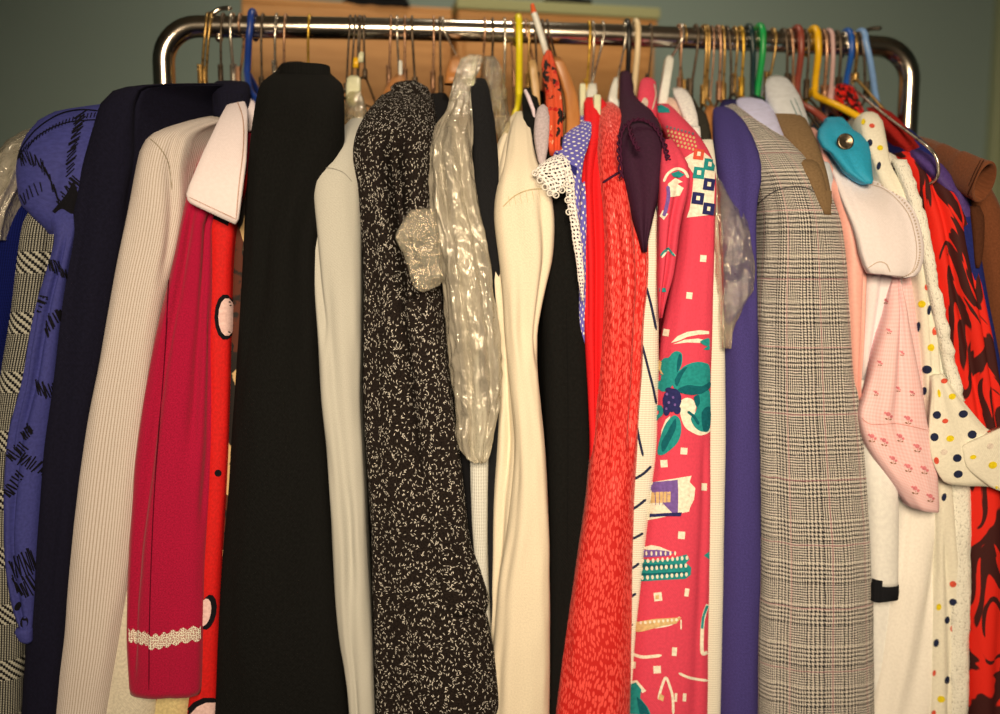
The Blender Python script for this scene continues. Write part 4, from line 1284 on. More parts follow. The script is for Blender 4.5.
loft('lace_edge', [((549, 158), (562, 154), -.206), ((541, 163), (566, 157), -.216), ((534, 171), (569, 162), -.222), ((532.5, 175), (571, 168), -.224), ((539, 179), (571.5, 174), -.225), ((546, 187), (570, 180), -.226), ((548, 194), (568, 185), -.226), ((554, 197), (563, 190), -.226)], LACEW, r, dep=.004, fd=.004, amp=.0012, seed=41, freq=(40, 40), hollow=False, step=4)
loft('lace_edge', [((564, 171), (570, 168), -.229), ((566, 182), (574, 178), -.23), ((566, 195), (575, 195), -.23), ((568, 210), (577, 210), -.23), ((571, 228), (580, 228), -.229), ((573, 245), (582, 245), -.228), ((576, 262), (583.5, 262), -.226), ((578, 280), (584.5, 280), -.224), ((580, 292), (584, 292), -.222), ((582, 301), (584, 301), -.221)], LACEW, r, dep=.004, fd=.003, amp=.0015, seed=42, freq=(40, 60), hollow=False, step=4)
# scallops round the lace edge
def ringlets(parent, pts, rad, mat):
    L = []
    for x, y, Y in pts:
        c = P(x, y, Y)
        L.append([c + (RT * math.cos(a) + UP * math.sin(a)) * rad for a in [k * math.pi / 5 for k in range(11)]])
    return tubes('lace_loop', L, .0009, mat, parent, 5, 0)
LACE_TH = K('lace_thread', (246, 230, 206))
ringlets(r, [(535, 173, -.229), (540, 180, -.231), (545, 187, -.232), (550, 193, -.232), (556, 195, -.232), (562, 190, -.232), (567, 184, -.232), (569, 190, -.232), (568, 200, -.232), (569, 212, -.232)], .0036, LACE_TH)

# plain red dress
r = root('dress', 'plain bright red dress held by the cream clip, left of the coral red blouse', 'dress', 596, 96)
RED = K('bright_red_crepe', (226, 28, 30), rough=.75, spec=.2, var=.06)
loft('body', [(98, 586, 602, -.05), (103, 584, 606, -.075), (118, 584, 612, -.10), (135, 582, 612, -.125), (155, 580.5, 606, -.155), (180, 580, 602, -.178), (220, 580.5, 604, -.196), (260, 582, 605, -.203), (330, 584, 604, -.205), (400, 588, 602, -.205), (450, 589.5, 600, -.205), (500, 586, 598, -.203), (600, 570, 590, -.2), (860, 545, 570, -.2)],
     RED, r, hook=598, amp=.002, seed=43, folds=[(.15, 120, 400, .16, .010, .1), (-.5, 140, 300, .15, .004)])

# coral red jacquard blouse
r = root('blouse', 'coral red blouse in a scale-patterned jacquard, the long glossy one', 'blouse', 606, 92)
JAC = jacquard()
b = loft('body', [(103, 602, 612, -.045), (108, 600, 617, -.08), (118, 599, 624, -.115), (135, 598, 631, -.15), (160, 597, 636, -.18), (185, 599, 641, -.20), (215, 602, 645.5, -.214), (250, 603.5, 648, -.221), (285, 603, 648.5, -.225), (320, 602, 645, -.226), (360, 599, 642, -.226), (400, 596, 639, -.226), (450, 590, 636, -.226), (500, 585, 633, -.226), (570, 575, 631.5, -.226), (640, 564, 630.5, -.226), (714, 555, 629.5, -.226), (860, 536, 628, -.226)],
     JAC, r, hook=608, amp=.0035, seed=44, fd=.032, folds=[(.15, 190, 420, .12, .012, .35), (-.35, 230, 460, .13, .008, -.05), (.65, 200, 330, .15, .005, .6)])
decal(b, [stroke([(603, 183), (612, 177), (622, 171), (632, 165)], 2.4)], K('plum_braid', (70, 26, 44)))

# plum dress with laced edge
r = root('dress', 'dark plum dress top edged with looped braid, between coral red blouse and pink print dress', 'dress', 628, 84)
PLM = K('plum_crepe', (58, 26, 42), rough=.8, spec=.18)
b = loft('body', [(72, 620, 630, -.025), (82, 619, 632, -.04), (95, 619, 634, -.06), (104, 619, 641, -.09), (112, 618, 650, -.118), (123, 616, 657.5, -.145), (138, 614, 661, -.175), (155, 616.5, 663.5, -.197), (170, 618.5, 663, -.21), (190, 623.5, 659, -.219), (210, 629, 654, -.223), (225, 634, 651, -.225), (240, 639, 648, -.225), (252, 642, 647, -.223)],
     PLM, r, hook=630, amp=.002, seed=45, fd=.03, folds=[(.0, 150, 240, .18, .005, .1)])
loft('lower_body', [(200, 636, 650, -.17), (300, 640, 652, -.18), (600, 630, 642, -.18), (860, 625, 640, -.18)], PLM, r, hook=630, amp=.001, seed=46)
def braid(par, pts, mat, rr=.0015, amp_=.0022, nn=60):
    p = smooth_path([P(*q) for q in pts], 30)
    L = []
    for ph in (0, math.pi):
        l = []
        for i, q in enumerate(p):
            a = i / len(p) * nn + ph
            l.append(q + RT * math.cos(a) * amp_ + UP * math.sin(a) * amp_ * .5 - FW * (.002 + math.sin(a) * amp_ * .5))
        L.append(l)
    return tubes('braid', L, rr, mat, par, 5, 0)
BRD = K('plum_braid', (70, 26, 44))
braid(r, [(621, 178, -.21), (619.5, 160, -.207), (619, 145, -.197), (621, 132, -.178), (628, 123, -.163), (638, 119.5, -.155), (648, 122, -.157), (657, 130, -.165), (663, 141, -.18), (666, 152, -.20), (668, 160, -.21)], BRD)
braid(r, [(629, 124, -.168), (631, 134, -.20), (634, 142, -.215), (638.5, 150, -.223)], BRD, nn=18)

# cream knit with navy lines
r = root('jumper', 'cream ribbed jumper with thin navy lines, between coral blouse and pink print dress', 'jumper', 640, 92)
CKN = rib('cream_fine_rib', (240, 222, 184), .0030, .78, .35, True)
b = loft('body', [(150, 640, 655, -.12), (180, 646, 659, -.17), (200, 646, 661, -.19), (230, 642, 662.5, -.2), (270, 640, 661, -.205), (330, 634, 658.5, -.207), (400, 630, 658.5, -.207), (450, 627, 657, -.207), (480, 627, 653, -.207), (530, 627, 646, -.207), (580, 627, 641, -.206), (640, 626, 635, -.204), (714, 624, 632, -.2), (860, 620, 630, -.2)], CKN, r, hook=641, amp=.002, seed=47)
decal(b, [stroke([(640, 338), (644, 352), (649, 372), (653, 388), (656, 404)], 2.4), stroke([(634, 402), (636, 420), (639, 438), (643, 456)], 2.5), stroke([(656, 206), (658.5, 226)], 2.4), stroke([(646, 286), (651, 305), (656, 330)], 2.5),
          stroke([(628.5, 481), (636, 478), (644, 473), (651, 466)], 2.7), stroke([(628.5, 510.5), (636, 507), (646, 499)], 2.7), stroke([(629, 540), (636, 537), (643, 533)], 2.6), stroke([(629, 569), (634, 567), (639, 563)], 2.6), stroke([(629, 598), (632, 596), (636, 593)], 2.5), stroke([(629, 628), (633, 624)], 2.5)], NAVYD_INK)
r = thing('cardigan', 'small white garment end peeping above the pink print dress', 'cardigan', P(684, 100, 0))
loft('body', [(88, 672, 682, -.02), (93, 673, 688, -.045), (102, 677, 693, -.075), (115, 682, 697, -.10), (130, 688, 699, -.12), (160, 694, 702, -.14), (500, 700, 712, -.15), (860, 700, 712, -.15)], K('white_jersey', (236, 220, 200)), r, hook=684, amp=.0015, seed=48)
r = root('top', 'peach-beige top showing a thin edge beside the white stem hanger', 'top', 674, 98)
loft('body', [(98, 664, 672, -.04), (106, 666, 680, -.06), (120, 676, 690, -.09), (140, 684, 696, -.11), (500, 690, 700, -.13), (860, 690, 700, -.13)], K('peach_beige', (226, 184, 150)), r, hook=674, amp=.001, seed=49)

# pink print dress
r = root('dress', 'hot pink dress printed with teal flowers, cream squares and purple brush strokes', 'dress', 672, 104)
PNK = K('hot_pink_rayon', (222, 66, 80), rough=.75, spec=.22, var=.05)
b = loft('body', [(105, 655, 668, -.06), (110, 655, 673, -.085), (120, 658, 682, -.115), (132, 664, 693, -.145), (146, 671, 703, -.172), (160, 677, 710, -.192), (175, 681, 713.5, -.205), (195, 682, 714.5, -.214), (215, 680, 713.5, -.219), (260, 675, 712.5, -.222), (300, 668, 711.5, -.223), (340, 661, 711, -.223), (400, 656, 710, -.223), (450, 654, 709.5, -.223), (500, 648, 709.5, -.223), (560, 641, 709, -.223), (640, 633, 708, -.223), (714, 627, 707, -.223), (860, 616, 705, -.223)],
         PNK, r, hook=676, amp=.002, seed=50, fd=.030, folds=[(.45, 460, 714, .13, .005, .35), (.05, 200, 450, .3, .003, .2)])
sl = loft('sleeve', [(140, 664, 672, -.175), (152, 662, 680, -.20), (164, 661, 687, -.217), (178, 660, 689, -.227), (195, 659.5, 687, -.231), (215, 659, 682, -.232), (235, 658.5, 679, -.232), (255, 658.5, 676.5, -.232), (275, 658, 673, -.231), (292, 658, 668, -.23), (308, 658.5, 664, -.228), (318, 659, 662, -.226)],
          PNK, r, dep=.03, amp=.003, seed=51, folds=[(.1, 190, 300, .15, .009, -.1)])
def T4(l): return [(620 + x / 3.757, 140 + y / 3.757) for x, y in l]
def T5(l): return [(620 + x / 3.573, 320 + y / 3.573) for x, y in l]
def T6(l): return [(620 + x / 3.5, 510 + y / 3.5) for x, y in l]
def sq5(x, y, w, h=None, rot=0):
    (a, c), = T5([(x, y)]); return quad(a, c, w / 3.573, (h or w) / 3.573, rot)
def sq6(x, y, w, h=None, rot=0):
    (a, c), = T6([(x, y)]); return quad(a, c, w / 3.5, (h or w) / 3.5, rot)
cream = [T4([(225, 82), (262, 56), (300, 36), (330, 60), (356, 86), (354, 190), (349, 280), (300, 286), (252, 292), (262, 262), (272, 200), (278, 130), (262, 105)]),
         quad(703, 258.5, 6.2, 6.8, 4), quad(689.3, 295.6, 5.8, 6.6, 6), quad(671, 273, 3, 6, 0), quad(666.5, 332.6, 6, 7, 10)]
cream += [T5([(183, 82), (205, 58), (240, 42), (285, 36), (317, 40), (317, 50), (280, 52), (240, 60), (210, 74)]), T5([(190, 86), (230, 70), (280, 66), (317, 76), (317, 88), (290, 82), (240, 80)]),
          T5(blob([(212, 300), (228, 280), (252, 280), (272, 300), (268, 330), (278, 360), (318, 382), (318, 400), (288, 412), (258, 402), (230, 380), (216, 340)])),
          T5([(150, 392), (164, 356), (180, 342), (176, 372), (160, 420), (142, 452)]),
          sq5(228, 468, 24, 24, 4), sq5(158, 513, 25, 26, -4), sq5(300, 596, 20, 26, 2),
          T5([(100, 582), (255, 556), (248, 578), (268, 600), (216, 616), (216, 640), (232, 634), (264, 640), (250, 668), (246, 684), (98, 716)])]
cream += [sq6(215, 88, 24, 26, 4), T6([(80, 132), (110, 122), (140, 128), (182, 146), (150, 144), (100, 142)]), sq6(133, 303, 28, 30, -6), sq6(233, 288, 15, 28, 8), sq6(190, 495, 17, 30, 4),
          T6(stroke([(42, 502), (80, 514), (146, 508)], 11)), sq6(130, 558, 26, 26, -3), sq6(48, 542, 16, 24, 4), T6(stroke([(205, 570), (245, 587), (306, 597)], 9)), sq6(195, 655, 9, 30, 3), sq6(225, 655, 12, 28, 3),
          T6(stroke([(134, 662), (145, 620), (160, 586), (175, 620), (184, 655), (186, 714)], 9)), T6(stroke([(306, 330), (293, 370), (287, 420), (287, 498), (304, 497)], 12, False)),
          T6([(35, 600), (60, 595), (92, 632), (80, 640), (70, 620), (55, 615)]), T6(stroke([(208, 372), (180, 400), (120, 412)], 5)), sq6(213, 400, 5, 34, 0)]
decal(b, cream, CREAM_INK)
def rings(l, w):
    return [quad(x, y, w, w * 1.08, 8) for x, y in l]
decal(b, rings([(709, 165), (699, 173.3)], 10.6) + [T5(blob([(285, 78), (300, 68), (317, 66), (317, 92), (300, 90)])), T5(blob([(298, 104), (317, 92), (317, 106)])),
      T5(blob([(148, 150), (160, 136), (175, 134), (190, 116), (206, 111), (221, 122), (220, 158), (206, 192), (192, 226), (170, 252), (150, 254), (134, 232), (136, 176)])),
      T5(blob([(262, 276), (290, 262), (318, 256), (318, 384), (294, 398), (268, 384), (252, 352), (268, 330), (274, 300)])),
      T5(blob([(136, 474), (146, 420), (164, 372), (192, 340), (214, 356), (218, 398), (206, 436), (180, 464), (152, 482)])),
      T5(blob([(128, 312), (150, 306), (156, 334), (140, 352), (128, 362)]))], TEAL_INK, lift=.0011)
decal(b, [T5(blob([(188, 232), (202, 194), (230, 164), (268, 150), (300, 152), (318, 168), (318, 240), (290, 262), (250, 266), (212, 258)]))], TEAL_INK, lift=.0011)
decal(b, [T5(blob([(202, 250), (240, 232), (290, 236), (318, 220), (318, 242), (290, 262), (250, 267), (212, 258)])), T5(blob([(196, 214), (214, 182), (240, 166), (222, 196), (204, 236)])), T5(blob([(212, 122), (219, 130), (216, 160), (204, 186), (204, 150)])),
          T5(blob([(150, 440), (170, 400), (196, 352), (200, 380), (180, 430), (156, 470)])), T5(blob([(290, 330), (318, 310), (318, 384), (296, 394)])), T5(blob([(262, 276), (280, 268), (282, 296), (272, 310)]))], DTEAL_INK, lift=.0015)
decal(b, [T5(ell(187, 286, 32, 43, 10)), T5(ell(176, 250, 12, 10)), T5(ell(204, 320, 13, 16)), T5(ell(168, 320, 12, 22))] + rings([(708.4, 184.7), (698, 198.6), (708, 209)], 10.8) + [T5([(110, 692), (170, 688), (220, 686), (216, 700), (160, 700), (108, 704)])], NAVY_INK, lift=.0016)
decal(b, [T5(stroke([(240, 326), (262, 344), (280, 372)], 10)), T5(ell(276, 290, 8, 14))], DTEAL_INK, lift=.0016)
decal(b, [T5(ell(182 + dx, 282 + dy, 4, 5)) for dx, dy in ((-12, -18), (8, -6), (-6, 12), (14, 20), (-14, 34))], PURP_INK, lift=.002)
decal(b, [quad(698.6, 155, 10, 10.4, 8)], ORANGE_INK, lift=.0011)
decal(b, [quad(x, y, 3.4, 4.2, 8) for x, y in ((709, 165), (699, 173.3), (708.4, 184.7), (698, 198.6), (708, 209), (698.6, 155))], CREAM_INK, lift=.002)
decal(b, [T5([(108, 580), (206, 570), (208, 612), (206, 690), (188, 690), (186, 610), (116, 612)]), T6([(78, 140), (130, 138), (188, 146), (168, 160), (72, 166)])], PURP_INK, lift=.0013)
decal(b, [T5([(116, 614), (182, 612), (180, 650), (112, 654)]), T6([(56, 392), (120, 380), (214, 374), (196, 396), (150, 404), (84, 404), (80, 424), (72, 406), (66, 426), (54, 424)]), T6([(140, 640), (154, 650), (150, 668), (134, 660)]), T5([(140, 140), (152, 150), (148, 176), (158, 196), (150, 192), (140, 172)]), sq6(131, 304, 12, 14)] , SAND_INK, lift=.0014)
decal(b, [T5(stroke([(130 + i * 13, 592 + (i % 2) * 4), (129 + i * 13, 660)], 5)) for i in range(5)], PURP_INK, lift=.0017)
decal(b, [T6([(66, 168), (110, 176), (170, 172), (232, 154), (242, 172), (230, 184), (248, 200), (234, 212), (246, 226), (228, 240), (150, 244), (62, 250)]), T6([(293, 158), (310, 144), (310, 172)]), T6([(34, 612), (58, 602), (76, 628), (72, 656), (98, 690), (108, 714), (34, 714)]), T6(stroke([(304, 334), (291, 372), (286, 414)], 8, False))], TEAL_INK, lift=.0013)
decal(b, [T6([(68, 188), (232, 190), (230, 198), (66, 208)]), T6([(64, 222), (236, 214), (234, 222), (64, 230)]), T6([(60, 650), (90, 680), (104, 714), (70, 714)])], DTEAL_INK, lift=.0016)
dots = []
for yy, xs, st in ((178, 84, 16.5), (205, 80, 16.5), (236, 82, 16.5)):
    for k in range(10):
        dots.append(T6(ell(xs + k * st, yy - k * 1.4, 4.6, 7.5)))
for k in range(8): dots.append(T6(ell(80 + k * 16, 151 - k * .2, 3.2, 8)))
for k in range(9): dots.append(T6(ell(76 + k * 15, 393 - k * 1.4, 4.4, 5.5)))
decal(b, dots, CREAM_INK, lift=.002)
dots = []
for j in range(5):
    for k in range(8):
        dots.append(ell(667.5 + k * 3.6 + j * 1.0, 127 + j * 4.2 + k * 1.0, 1.15, 1.4, n=8))
decal(b, dots[8:], SAND_INK); decal(b, dots[:8], K('grey_print', (120, 110, 104)))
decal(b, [[(654, 108), (661, 105), (669, 109), (670, 113), (662, 111), (655, 113)]], TEAL_INK)
decal(sl, [stroke([(664, 182), (668, 174), (676, 169), (684, 171), (688, 178)], 2.6), [(668, 184), (675, 178), (683, 182), (677, 184), (684, 188), (676, 189), (680, 196), (672, 191), (670, 197)], [(663, 210), (668, 214), (664, 220), (660, 216)], stroke([(662, 258), (668, 250), (675, 256)], 1.6)], CREAM_INK)
decal(sl, [[(671, 174), (678, 171), (685, 175), (680, 178), (673, 177)], stroke([(661, 256), (668, 248), (674, 256)], 1.8), [(660, 288), (666, 288), (666, 292), (660, 292)]], TEAL_INK, lift=.0012)
decal(sl, [stroke([(668, 186), (668.5, 196), (666, 210), (664, 216)], 3.4)], PURP_INK, lift=.0012)
# pink garment with beige pattern sticking up behind
r = root('blouse', 'second pink print blouse, its rounded top standing up left of the white-stem hanger', 'blouse', 649, 80)
b = loft('body', [(78, 643, 652, -.035), (82, 640, 656, -.05), (92, 638, 657, -.07), (105, 637, 657, -.085), (120, 640, 657, -.095), (140, 650, 662, -.11), (300, 660, 672, -.13), (860, 650, 664, -.13)], PNK, r, hook=649, amp=.0015, seed=52)
decal(b, [ell(645, 103, 3.2, 5), stroke([(654, 84), (655.5, 96), (652, 110)], 1.4)], K('beige_print', (206, 176, 146)))

# white open cardigan edge
r = root('cardigan', 'cream cardigan edge running down the right side of the pink print dress', 'cardigan', 690, 98)
loft('body', [(140, 700, 712, -.13), (170, 706, 716, -.175), (200, 707, 717, -.195), (240, 706, 719, -.205), (300, 705, 722.5, -.208), (380, 705, 724.5, -.208), (450, 704, 725, -.208), (600, 702, 722.5, -.208), (714, 701, 720.5, -.208), (860, 698, 718, -.208)], rib('cream_rib_edge', (236, 218, 180), .0032, .82, .3, True), r, hook=692, amp=.0015, seed=53)

r = root('jacket', 'dark olive jacket, only its slim shoulder visible right of the small white garment', 'jacket', 700, 102)
loft('body', [(108, 690, 700, -.03), (114, 688, 706, -.05), (125, 690, 709, -.075), (145, 694, 712, -.10), (180, 702, 716, -.14), (400, 712, 722, -.16), (860, 708, 718, -.16)], K('dark_olive_wool', (52, 46, 34)), r, hook=698, amp=.001, seed=54)
clip_hanger('copper hook with a tan wooden arm left of the purple jacket', 714, 710, 106, COPPER,
            [([(106, 707, 713, -.02), (114, 704, 715, -.045), (130, 703, 716, -.075), (150, 705, 716, -.10)], W_HANG, 'wooden_arm')], None, 'wooden_hanger', .0013)

# clear bag with something red
r = root('garment_bag', 'small clear garment bag between pink print dress and purple jacket', 'garment bag', 704, 104, 'clear garment bags')
loft('film_cover', [(175, 712, 720, -.175), (190, 712, 728, -.20), (210, 713, 740, -.218), (235, 714, 747, -.226), (262, 716, 752, -.229), (285, 718, 754, -.23), (296, 720, 748, -.23), (312, 721, 738, -.23), (330, 722, 732, -.228), (348, 723, 728, -.226)], FILM2, r, dep=.02, amp=.003, seed=55, freq=(60, 35), hollow=False, step=3, ncap=49, crumple=(.0036, 45))
r = root('scarf', 'dark red scarf folded inside the small clear garment bag', 'scarf', 706, 110)
loft('body', [(170, 712, 720, -.16), (200, 714, 724, -.185), (260, 718, 730, -.20), (300, 720, 733, -.20), (330, 722, 729, -.2)], K('dark_red_silk', (120, 30, 34), rough=.6), r, dep=.02, amp=.001, seed=56)

# purple jacket
r = root('jacket', 'purple wool jacket with a smooth rounded shoulder, left of the grey tweed jacket', 'jacket', 722, 106)
b = loft('body', [(108, 714, 727, -.05), (112, 713, 733, -.08), (119, 713, 740, -.11), (129, 714, 746.5, -.14), (140, 715, 752, -.165), (153, 716, 757.5, -.187), (166, 717.5, 760.5, -.203), (182, 719, 760.5, -.213), (200, 720.5, 757, -.218), (230, 722, 755, -.221), (300, 723, 756.5, -.222), (380, 724, 757, -.222), (450, 724, 758, -.222), (560, 722, 759.5, -.222), (640, 720, 757, -.222), (714, 718, 756, -.222), (860, 714, 754, -.222)],
         K('purple_wool', (70, 58, 106), fuzz=400), r, hook=722, amp=.002, seed=57, fd=.026, folds=[(.1, 160, 300, .2, .006, .1), (.75, 180, 300, .15, .006, .7)])

# grey tweed jacket
r = root('jacket', 'grey glen-plaid tweed jacket with faint pink overcheck', 'jacket', 735, 102)
GLN = glen_plaid()
b = loft('body', [(106, 722, 736, -.045), (111, 722, 744, -.075), (119, 726, 755, -.105), (129, 732, 768, -.13), (142, 738, 785, -.158), (155, 744, 800, -.180), (168, 750, 811, -.196), (182, 756, 820.5, -.207), (198, 760, 828, -.214), (220, 763, 836, -.219), (255, 762, 842.5, -.222), (300, 759, 848, -.223), (350, 758, 852.5, -.224), (400, 757.5, 856, -.224), (450, 758.5, 860.5, -.224), (520, 759.5, 866.5, -.224), (580, 760, 869, -.224), (640, 758, 870.5, -.224), (714, 757, 872, -.224), (860, 754, 874, -.224)],
         GLN, r, hook=740, amp=.003, seed=58, fd=.04, folds=[(-.62, 200, 700, .12, .006, -.5), (.2, 200, 500, .3, .003, .2)])
loft('collar', [((722, 112), (733, 108), -.06), ((727, 117), (741, 114), -.085), ((733, 124), (750, 123), -.11), ((739, 133), (757, 135), -.13), ((744, 142), (761, 147), -.145)], GLN, r, dep=.02, amp=.001, seed=59, hollow=False)
loft('underside', [(560, 768, 800, -.19), (640, 758, 800, -.2), (714, 756, 790, -.2), (860, 752, 780, -.2)], GLN, r, dep=.03, amp=.002, seed=60)
decal(b, [stroke([(757, 205), (772, 193), (790, 187), (806, 188), (822, 197)], 1.2)], K('tweed_seam', (86, 78, 70)))
r = root('waistcoat', 'navy waistcoat edge showing inside the neck of the grey tweed jacket', 'waistcoat', 732, 98)
loft('body', [(100, 722, 736, -.025), (106, 719, 743, -.045), (116, 722, 750, -.07), (130, 732, 756, -.095), (160, 745, 765, -.12), (500, 745, 765, -.14), (860, 740, 760, -.14)], K('navy_crepe', (44, 40, 76)), r, hook=732, amp=.001, seed=61)
# ------------------------------------------------------------------ the right end of the rack
r = root('blouse', 'lavender-white blouse shoulder right of the purple and tweed jackets', 'blouse', 752, 96)
LAV = K('lavender_white_cotton', (198, 188, 196), fuzz=120, var=.05)
loft('body', [(98, 738, 752, -.03), (101, 736, 762, -.055), (108, 738, 770, -.085), (120, 744, 776, -.115), (138, 754, 783, -.145), (155, 766, 792, -.168), (172, 778, 800, -.185), (200, 798, 818, -.2), (240, 815, 832, -.205), (500, 838, 856, -.205), (860, 845, 862, -.205)], LAV, r, hook=754, amp=.002, seed=62)
r = root('shirt', 'white shirt standing tall behind the olive-brown sleeve', 'shirt', 774, 84)
b = loft('body', [(76, 770, 780, -.02), (79, 766, 786, -.035), (86, 765, 792, -.055), (98, 766, 799, -.08), (115, 773, 805, -.105), (135, 784, 811, -.13), (160, 800, 822, -.155), (200, 815, 834, -.18), (500, 838, 856, -.19), (860, 845, 862, -.19)], K('white_shirting', (204, 196, 178), fuzz=120, var=.05), r, hook=776, amp=.002, seed=63)
decal(b, [stroke([(790, 100), (797, 116), (803, 132)], 1.2), stroke([(794, 98), (801, 114), (806, 130)], 1.0)], K('grey_green_stripe', (140, 150, 136)))
r = root('jacket', 'olive-brown jacket with a rounded sleeve head between white shirt and peach blouse', 'jacket', 786, 100)
OLV = K('olive_brown_wool', (128, 98, 62), fuzz=300)
b = loft('body', [(104, 770, 786, -.045), (108, 767, 794, -.075), (116, 770, 801, -.105), (128, 776, 808, -.135), (142, 784, 814.5, -.158), (157, 793, 819.5, -.177), (172, 801, 824, -.192), (190, 808, 828, -.203), (210, 816, 832, -.208), (260, 828, 842, -.21), (500, 846, 862, -.21), (860, 852, 868, -.21)], OLV, r, hook=786, amp=.002, seed=64, fd=.022)
loft('sleeve', [(160, 796, 812, -.183), (164, 795.5, 817, -.196), (172, 799, 821, -.205), (185, 806, 825, -.212), (200, 814, 828, -.215), (215, 821, 831, -.215)], OLV, r, dep=.025, amp=.001, seed=65)

# teal garment with a big button
r = root('jacket', 'turquoise jacket collar with one large dark metal button', 'jacket', 812, 92)
TQ = K('turquoise_satin', (46, 156, 172), rough=.55, spec=.3, var=.06)
b = loft('collar', [((826, 121.5), (834, 120.5), -.105), ((819.5, 129), (845, 126), -.125), ((818.5, 138), (860, 134), -.145), ((823, 147), (868, 143), -.163), ((831, 153), (870, 153), -.178), ((838, 162), (870.5, 164), -.193), ((845, 172), (871.5, 174), -.203), ((856, 180), (872, 180.5), -.209), ((863, 184), (871, 184), -.21)], TQ, r, dep=.02, fd=.012, amp=.002, seed=66, hollow=False, folds=[(-.2, 140, 170, .2, .004)])
loft('body', [(118, 826, 842, -.09), (130, 830, 852, -.12), (160, 845, 866, -.16), (200, 858, 872, -.17), (260, 862, 876, -.15), (500, 872, 880, -.13), (860, 874, 882, -.13)], TQ, r, hook=822, amp=.002, seed=67)
c = P(845, 142, -.166)
bm = bmesh.new()
rot = FW.to_track_quat('Z', 'Y').to_matrix().to_4x4()
prof = [(0, .0012), (.0028, .0012), (.0040, .0022), (.0066, .0020), (.0084, .0036), (.0106, .0032), (.0113, .0010), (.0106, -.002)]
rings_ = []
for ra, h in prof:
    rings_.append([bm.verts.new(rot @ Vector((ra * math.cos(2 * math.pi * k / 24), ra * math.sin(2 * math.pi * k / 24), -h)) + c) for k in range(24)] if ra else [bm.verts.new(rot @ Vector((0, 0, -h)) + c)])
for i in range(len(rings_) - 1):
    a, d = rings_[i], rings_[i + 1]
    for k in range(24):
        if len(a) == 1: bm.faces.new((a[0], d[k], d[(k + 1) % 24]))
        else: bm.faces.new((a[k], a[(k + 1) % 24], d[(k + 1) % 24], d[k]))
bmesh.ops.recalc_face_normals(bm, faces=bm.faces)
from_bm('button', bm, metal('dark_bronze_button', (.20, .165, .12), .35), r, True)

# peach satin blouse
r = root('blouse', 'peach satin blouse in soft folds, right against the grey tweed jacket', 'blouse', 800, 112)
PCH = K('peach_satin', (240, 166, 138), rough=.42, spec=.4, var=.04, sheen=.1)
b = loft('body', [(128, 806, 814, -.06), (133, 804, 819, -.085), (145, 808, 823, -.115), (160, 817, 829, -.145), (178, 825, 838, -.17), (195, 832, 853, -.19), (212, 836, 861, -.202), (232, 840, 864, -.21), (260, 845, 866, -.213), (300, 847, 865, -.215), (340, 850, 863, -.215), (385, 853, 860, -.212), (415, 857, 861, -.19), (450, 860, 866, -.16), (860, 866, 872, -.15)],
         PCH, r, hook=802, amp=.003, seed=68, folds=[(.1, 170, 240, .2, .008, .5), (.5, 230, 380, .2, .006, .3)])

# white blouse with scalloped collar
r = root('blouse', 'white blouse with a wide rounded collar edged in small scallops', 'blouse', 818, 118)
WHT = K('white_linen', (240, 218, 196), fuzz=260, var=.022)
loft('body', [(150, 822, 836, -.10), (170, 832, 860, -.15), (200, 842, 880, -.185), (240, 856, 900, -.2), (280, 862, 900, -.207), (320, 860, 896, -.208), (360, 858, 890, -.205), (400, 862, 888, -.185), (440, 866, 884, -.165), (860, 874, 890, -.16)], WHT, r, hook=824, amp=.003, seed=69, folds=[(-.1, 270, 380, .15, .008, -.3), (.4, 270, 380, .15, .006, .1)])
cl = loft('collar', [((823, 151), (832, 157), -.115), ((825, 156), (848, 168), -.135), ((829, 165), (868, 180), -.155), ((834, 178), (889, 187), -.178), ((839, 193), (905, 200), -.2), ((845, 208), (914.5, 214), -.217), ((852, 224), (920, 230), -.229), ((857, 240), (922.5, 246), -.236), ((860, 254), (922, 260), -.239), ((864, 266), (919, 270), -.24), ((868, 273), (914, 276), -.24), ((876, 274), (904, 278), -.239), ((886, 274), (898, 277), -.238)],
          WHT, r, dep=.016, fd=.010, amp=.003, seed=70, hollow=False, sq=.7)
sc = []
pp = smooth_path([(x, y, 0) for x, y in ((845, 171), (866, 180), (888, 187), (904, 200), (914, 214), (919, 230), (921.5, 246), (920.5, 260), (916, 270), (906, 276), (896, 276))], 10)
for i in range(0, len(pp), 2):
    sc.append(ell(pp[i].x - 2, pp[i].y + .5, 1.0, 1.0, n=8))
decal(cl, sc + [stroke([(p.x - 5, p.y + 2) for p in pp[::10]], .8)], K('collar_stitch', (206, 178, 146)))
decal(cl, [stroke([(868, 268), (878, 262), (886, 264), (890, 272)], 1.0)], K('collar_stitch', (206, 178, 146)))

# pink rosebud sleeve
r = root('nightdress', 'pale pink nightdress with rosebud print, its short sleeve hanging over the white clothes', 'nightdress', 834, 118)
RSB = rosebud()
loft('body', [(190, 868, 886, -.15), (260, 886, 906, -.185), (300, 884, 912, -.2), (360, 876, 920, -.205), (430, 884, 926, -.20), (470, 896, 926, -.18), (520, 900, 920, -.15), (860, 896, 912, -.14)], RSB, r, hook=836, amp=.002, seed=71)
b = loft('sleeve', [((893, 276), (898, 275), -.208), ((889, 290), (900, 288), -.217), ((884.5, 308), (903, 306), -.224), ((880, 330), (907, 330), -.229), ((874, 355), (912, 355), -.233), ((869, 378), (917.5, 378), -.236), ((863, 400), (922, 402), -.238), ((859, 414), (925, 422), -.239), ((862, 432), (930, 444), -.239), ((870, 452), (934.5, 470), -.239), ((884, 472), (936, 492), -.239), ((896, 488), (936.5, 504), -.238), ((908, 506), (936, 510), -.237)],
         RSB, r, dep=.03, fd=.02, amp=.003, seed=72, folds=[(.15, 285, 420, .12, .009, .0), (-.6, 400, 460, .2, .006, -.3)])
rs = []
lf = []
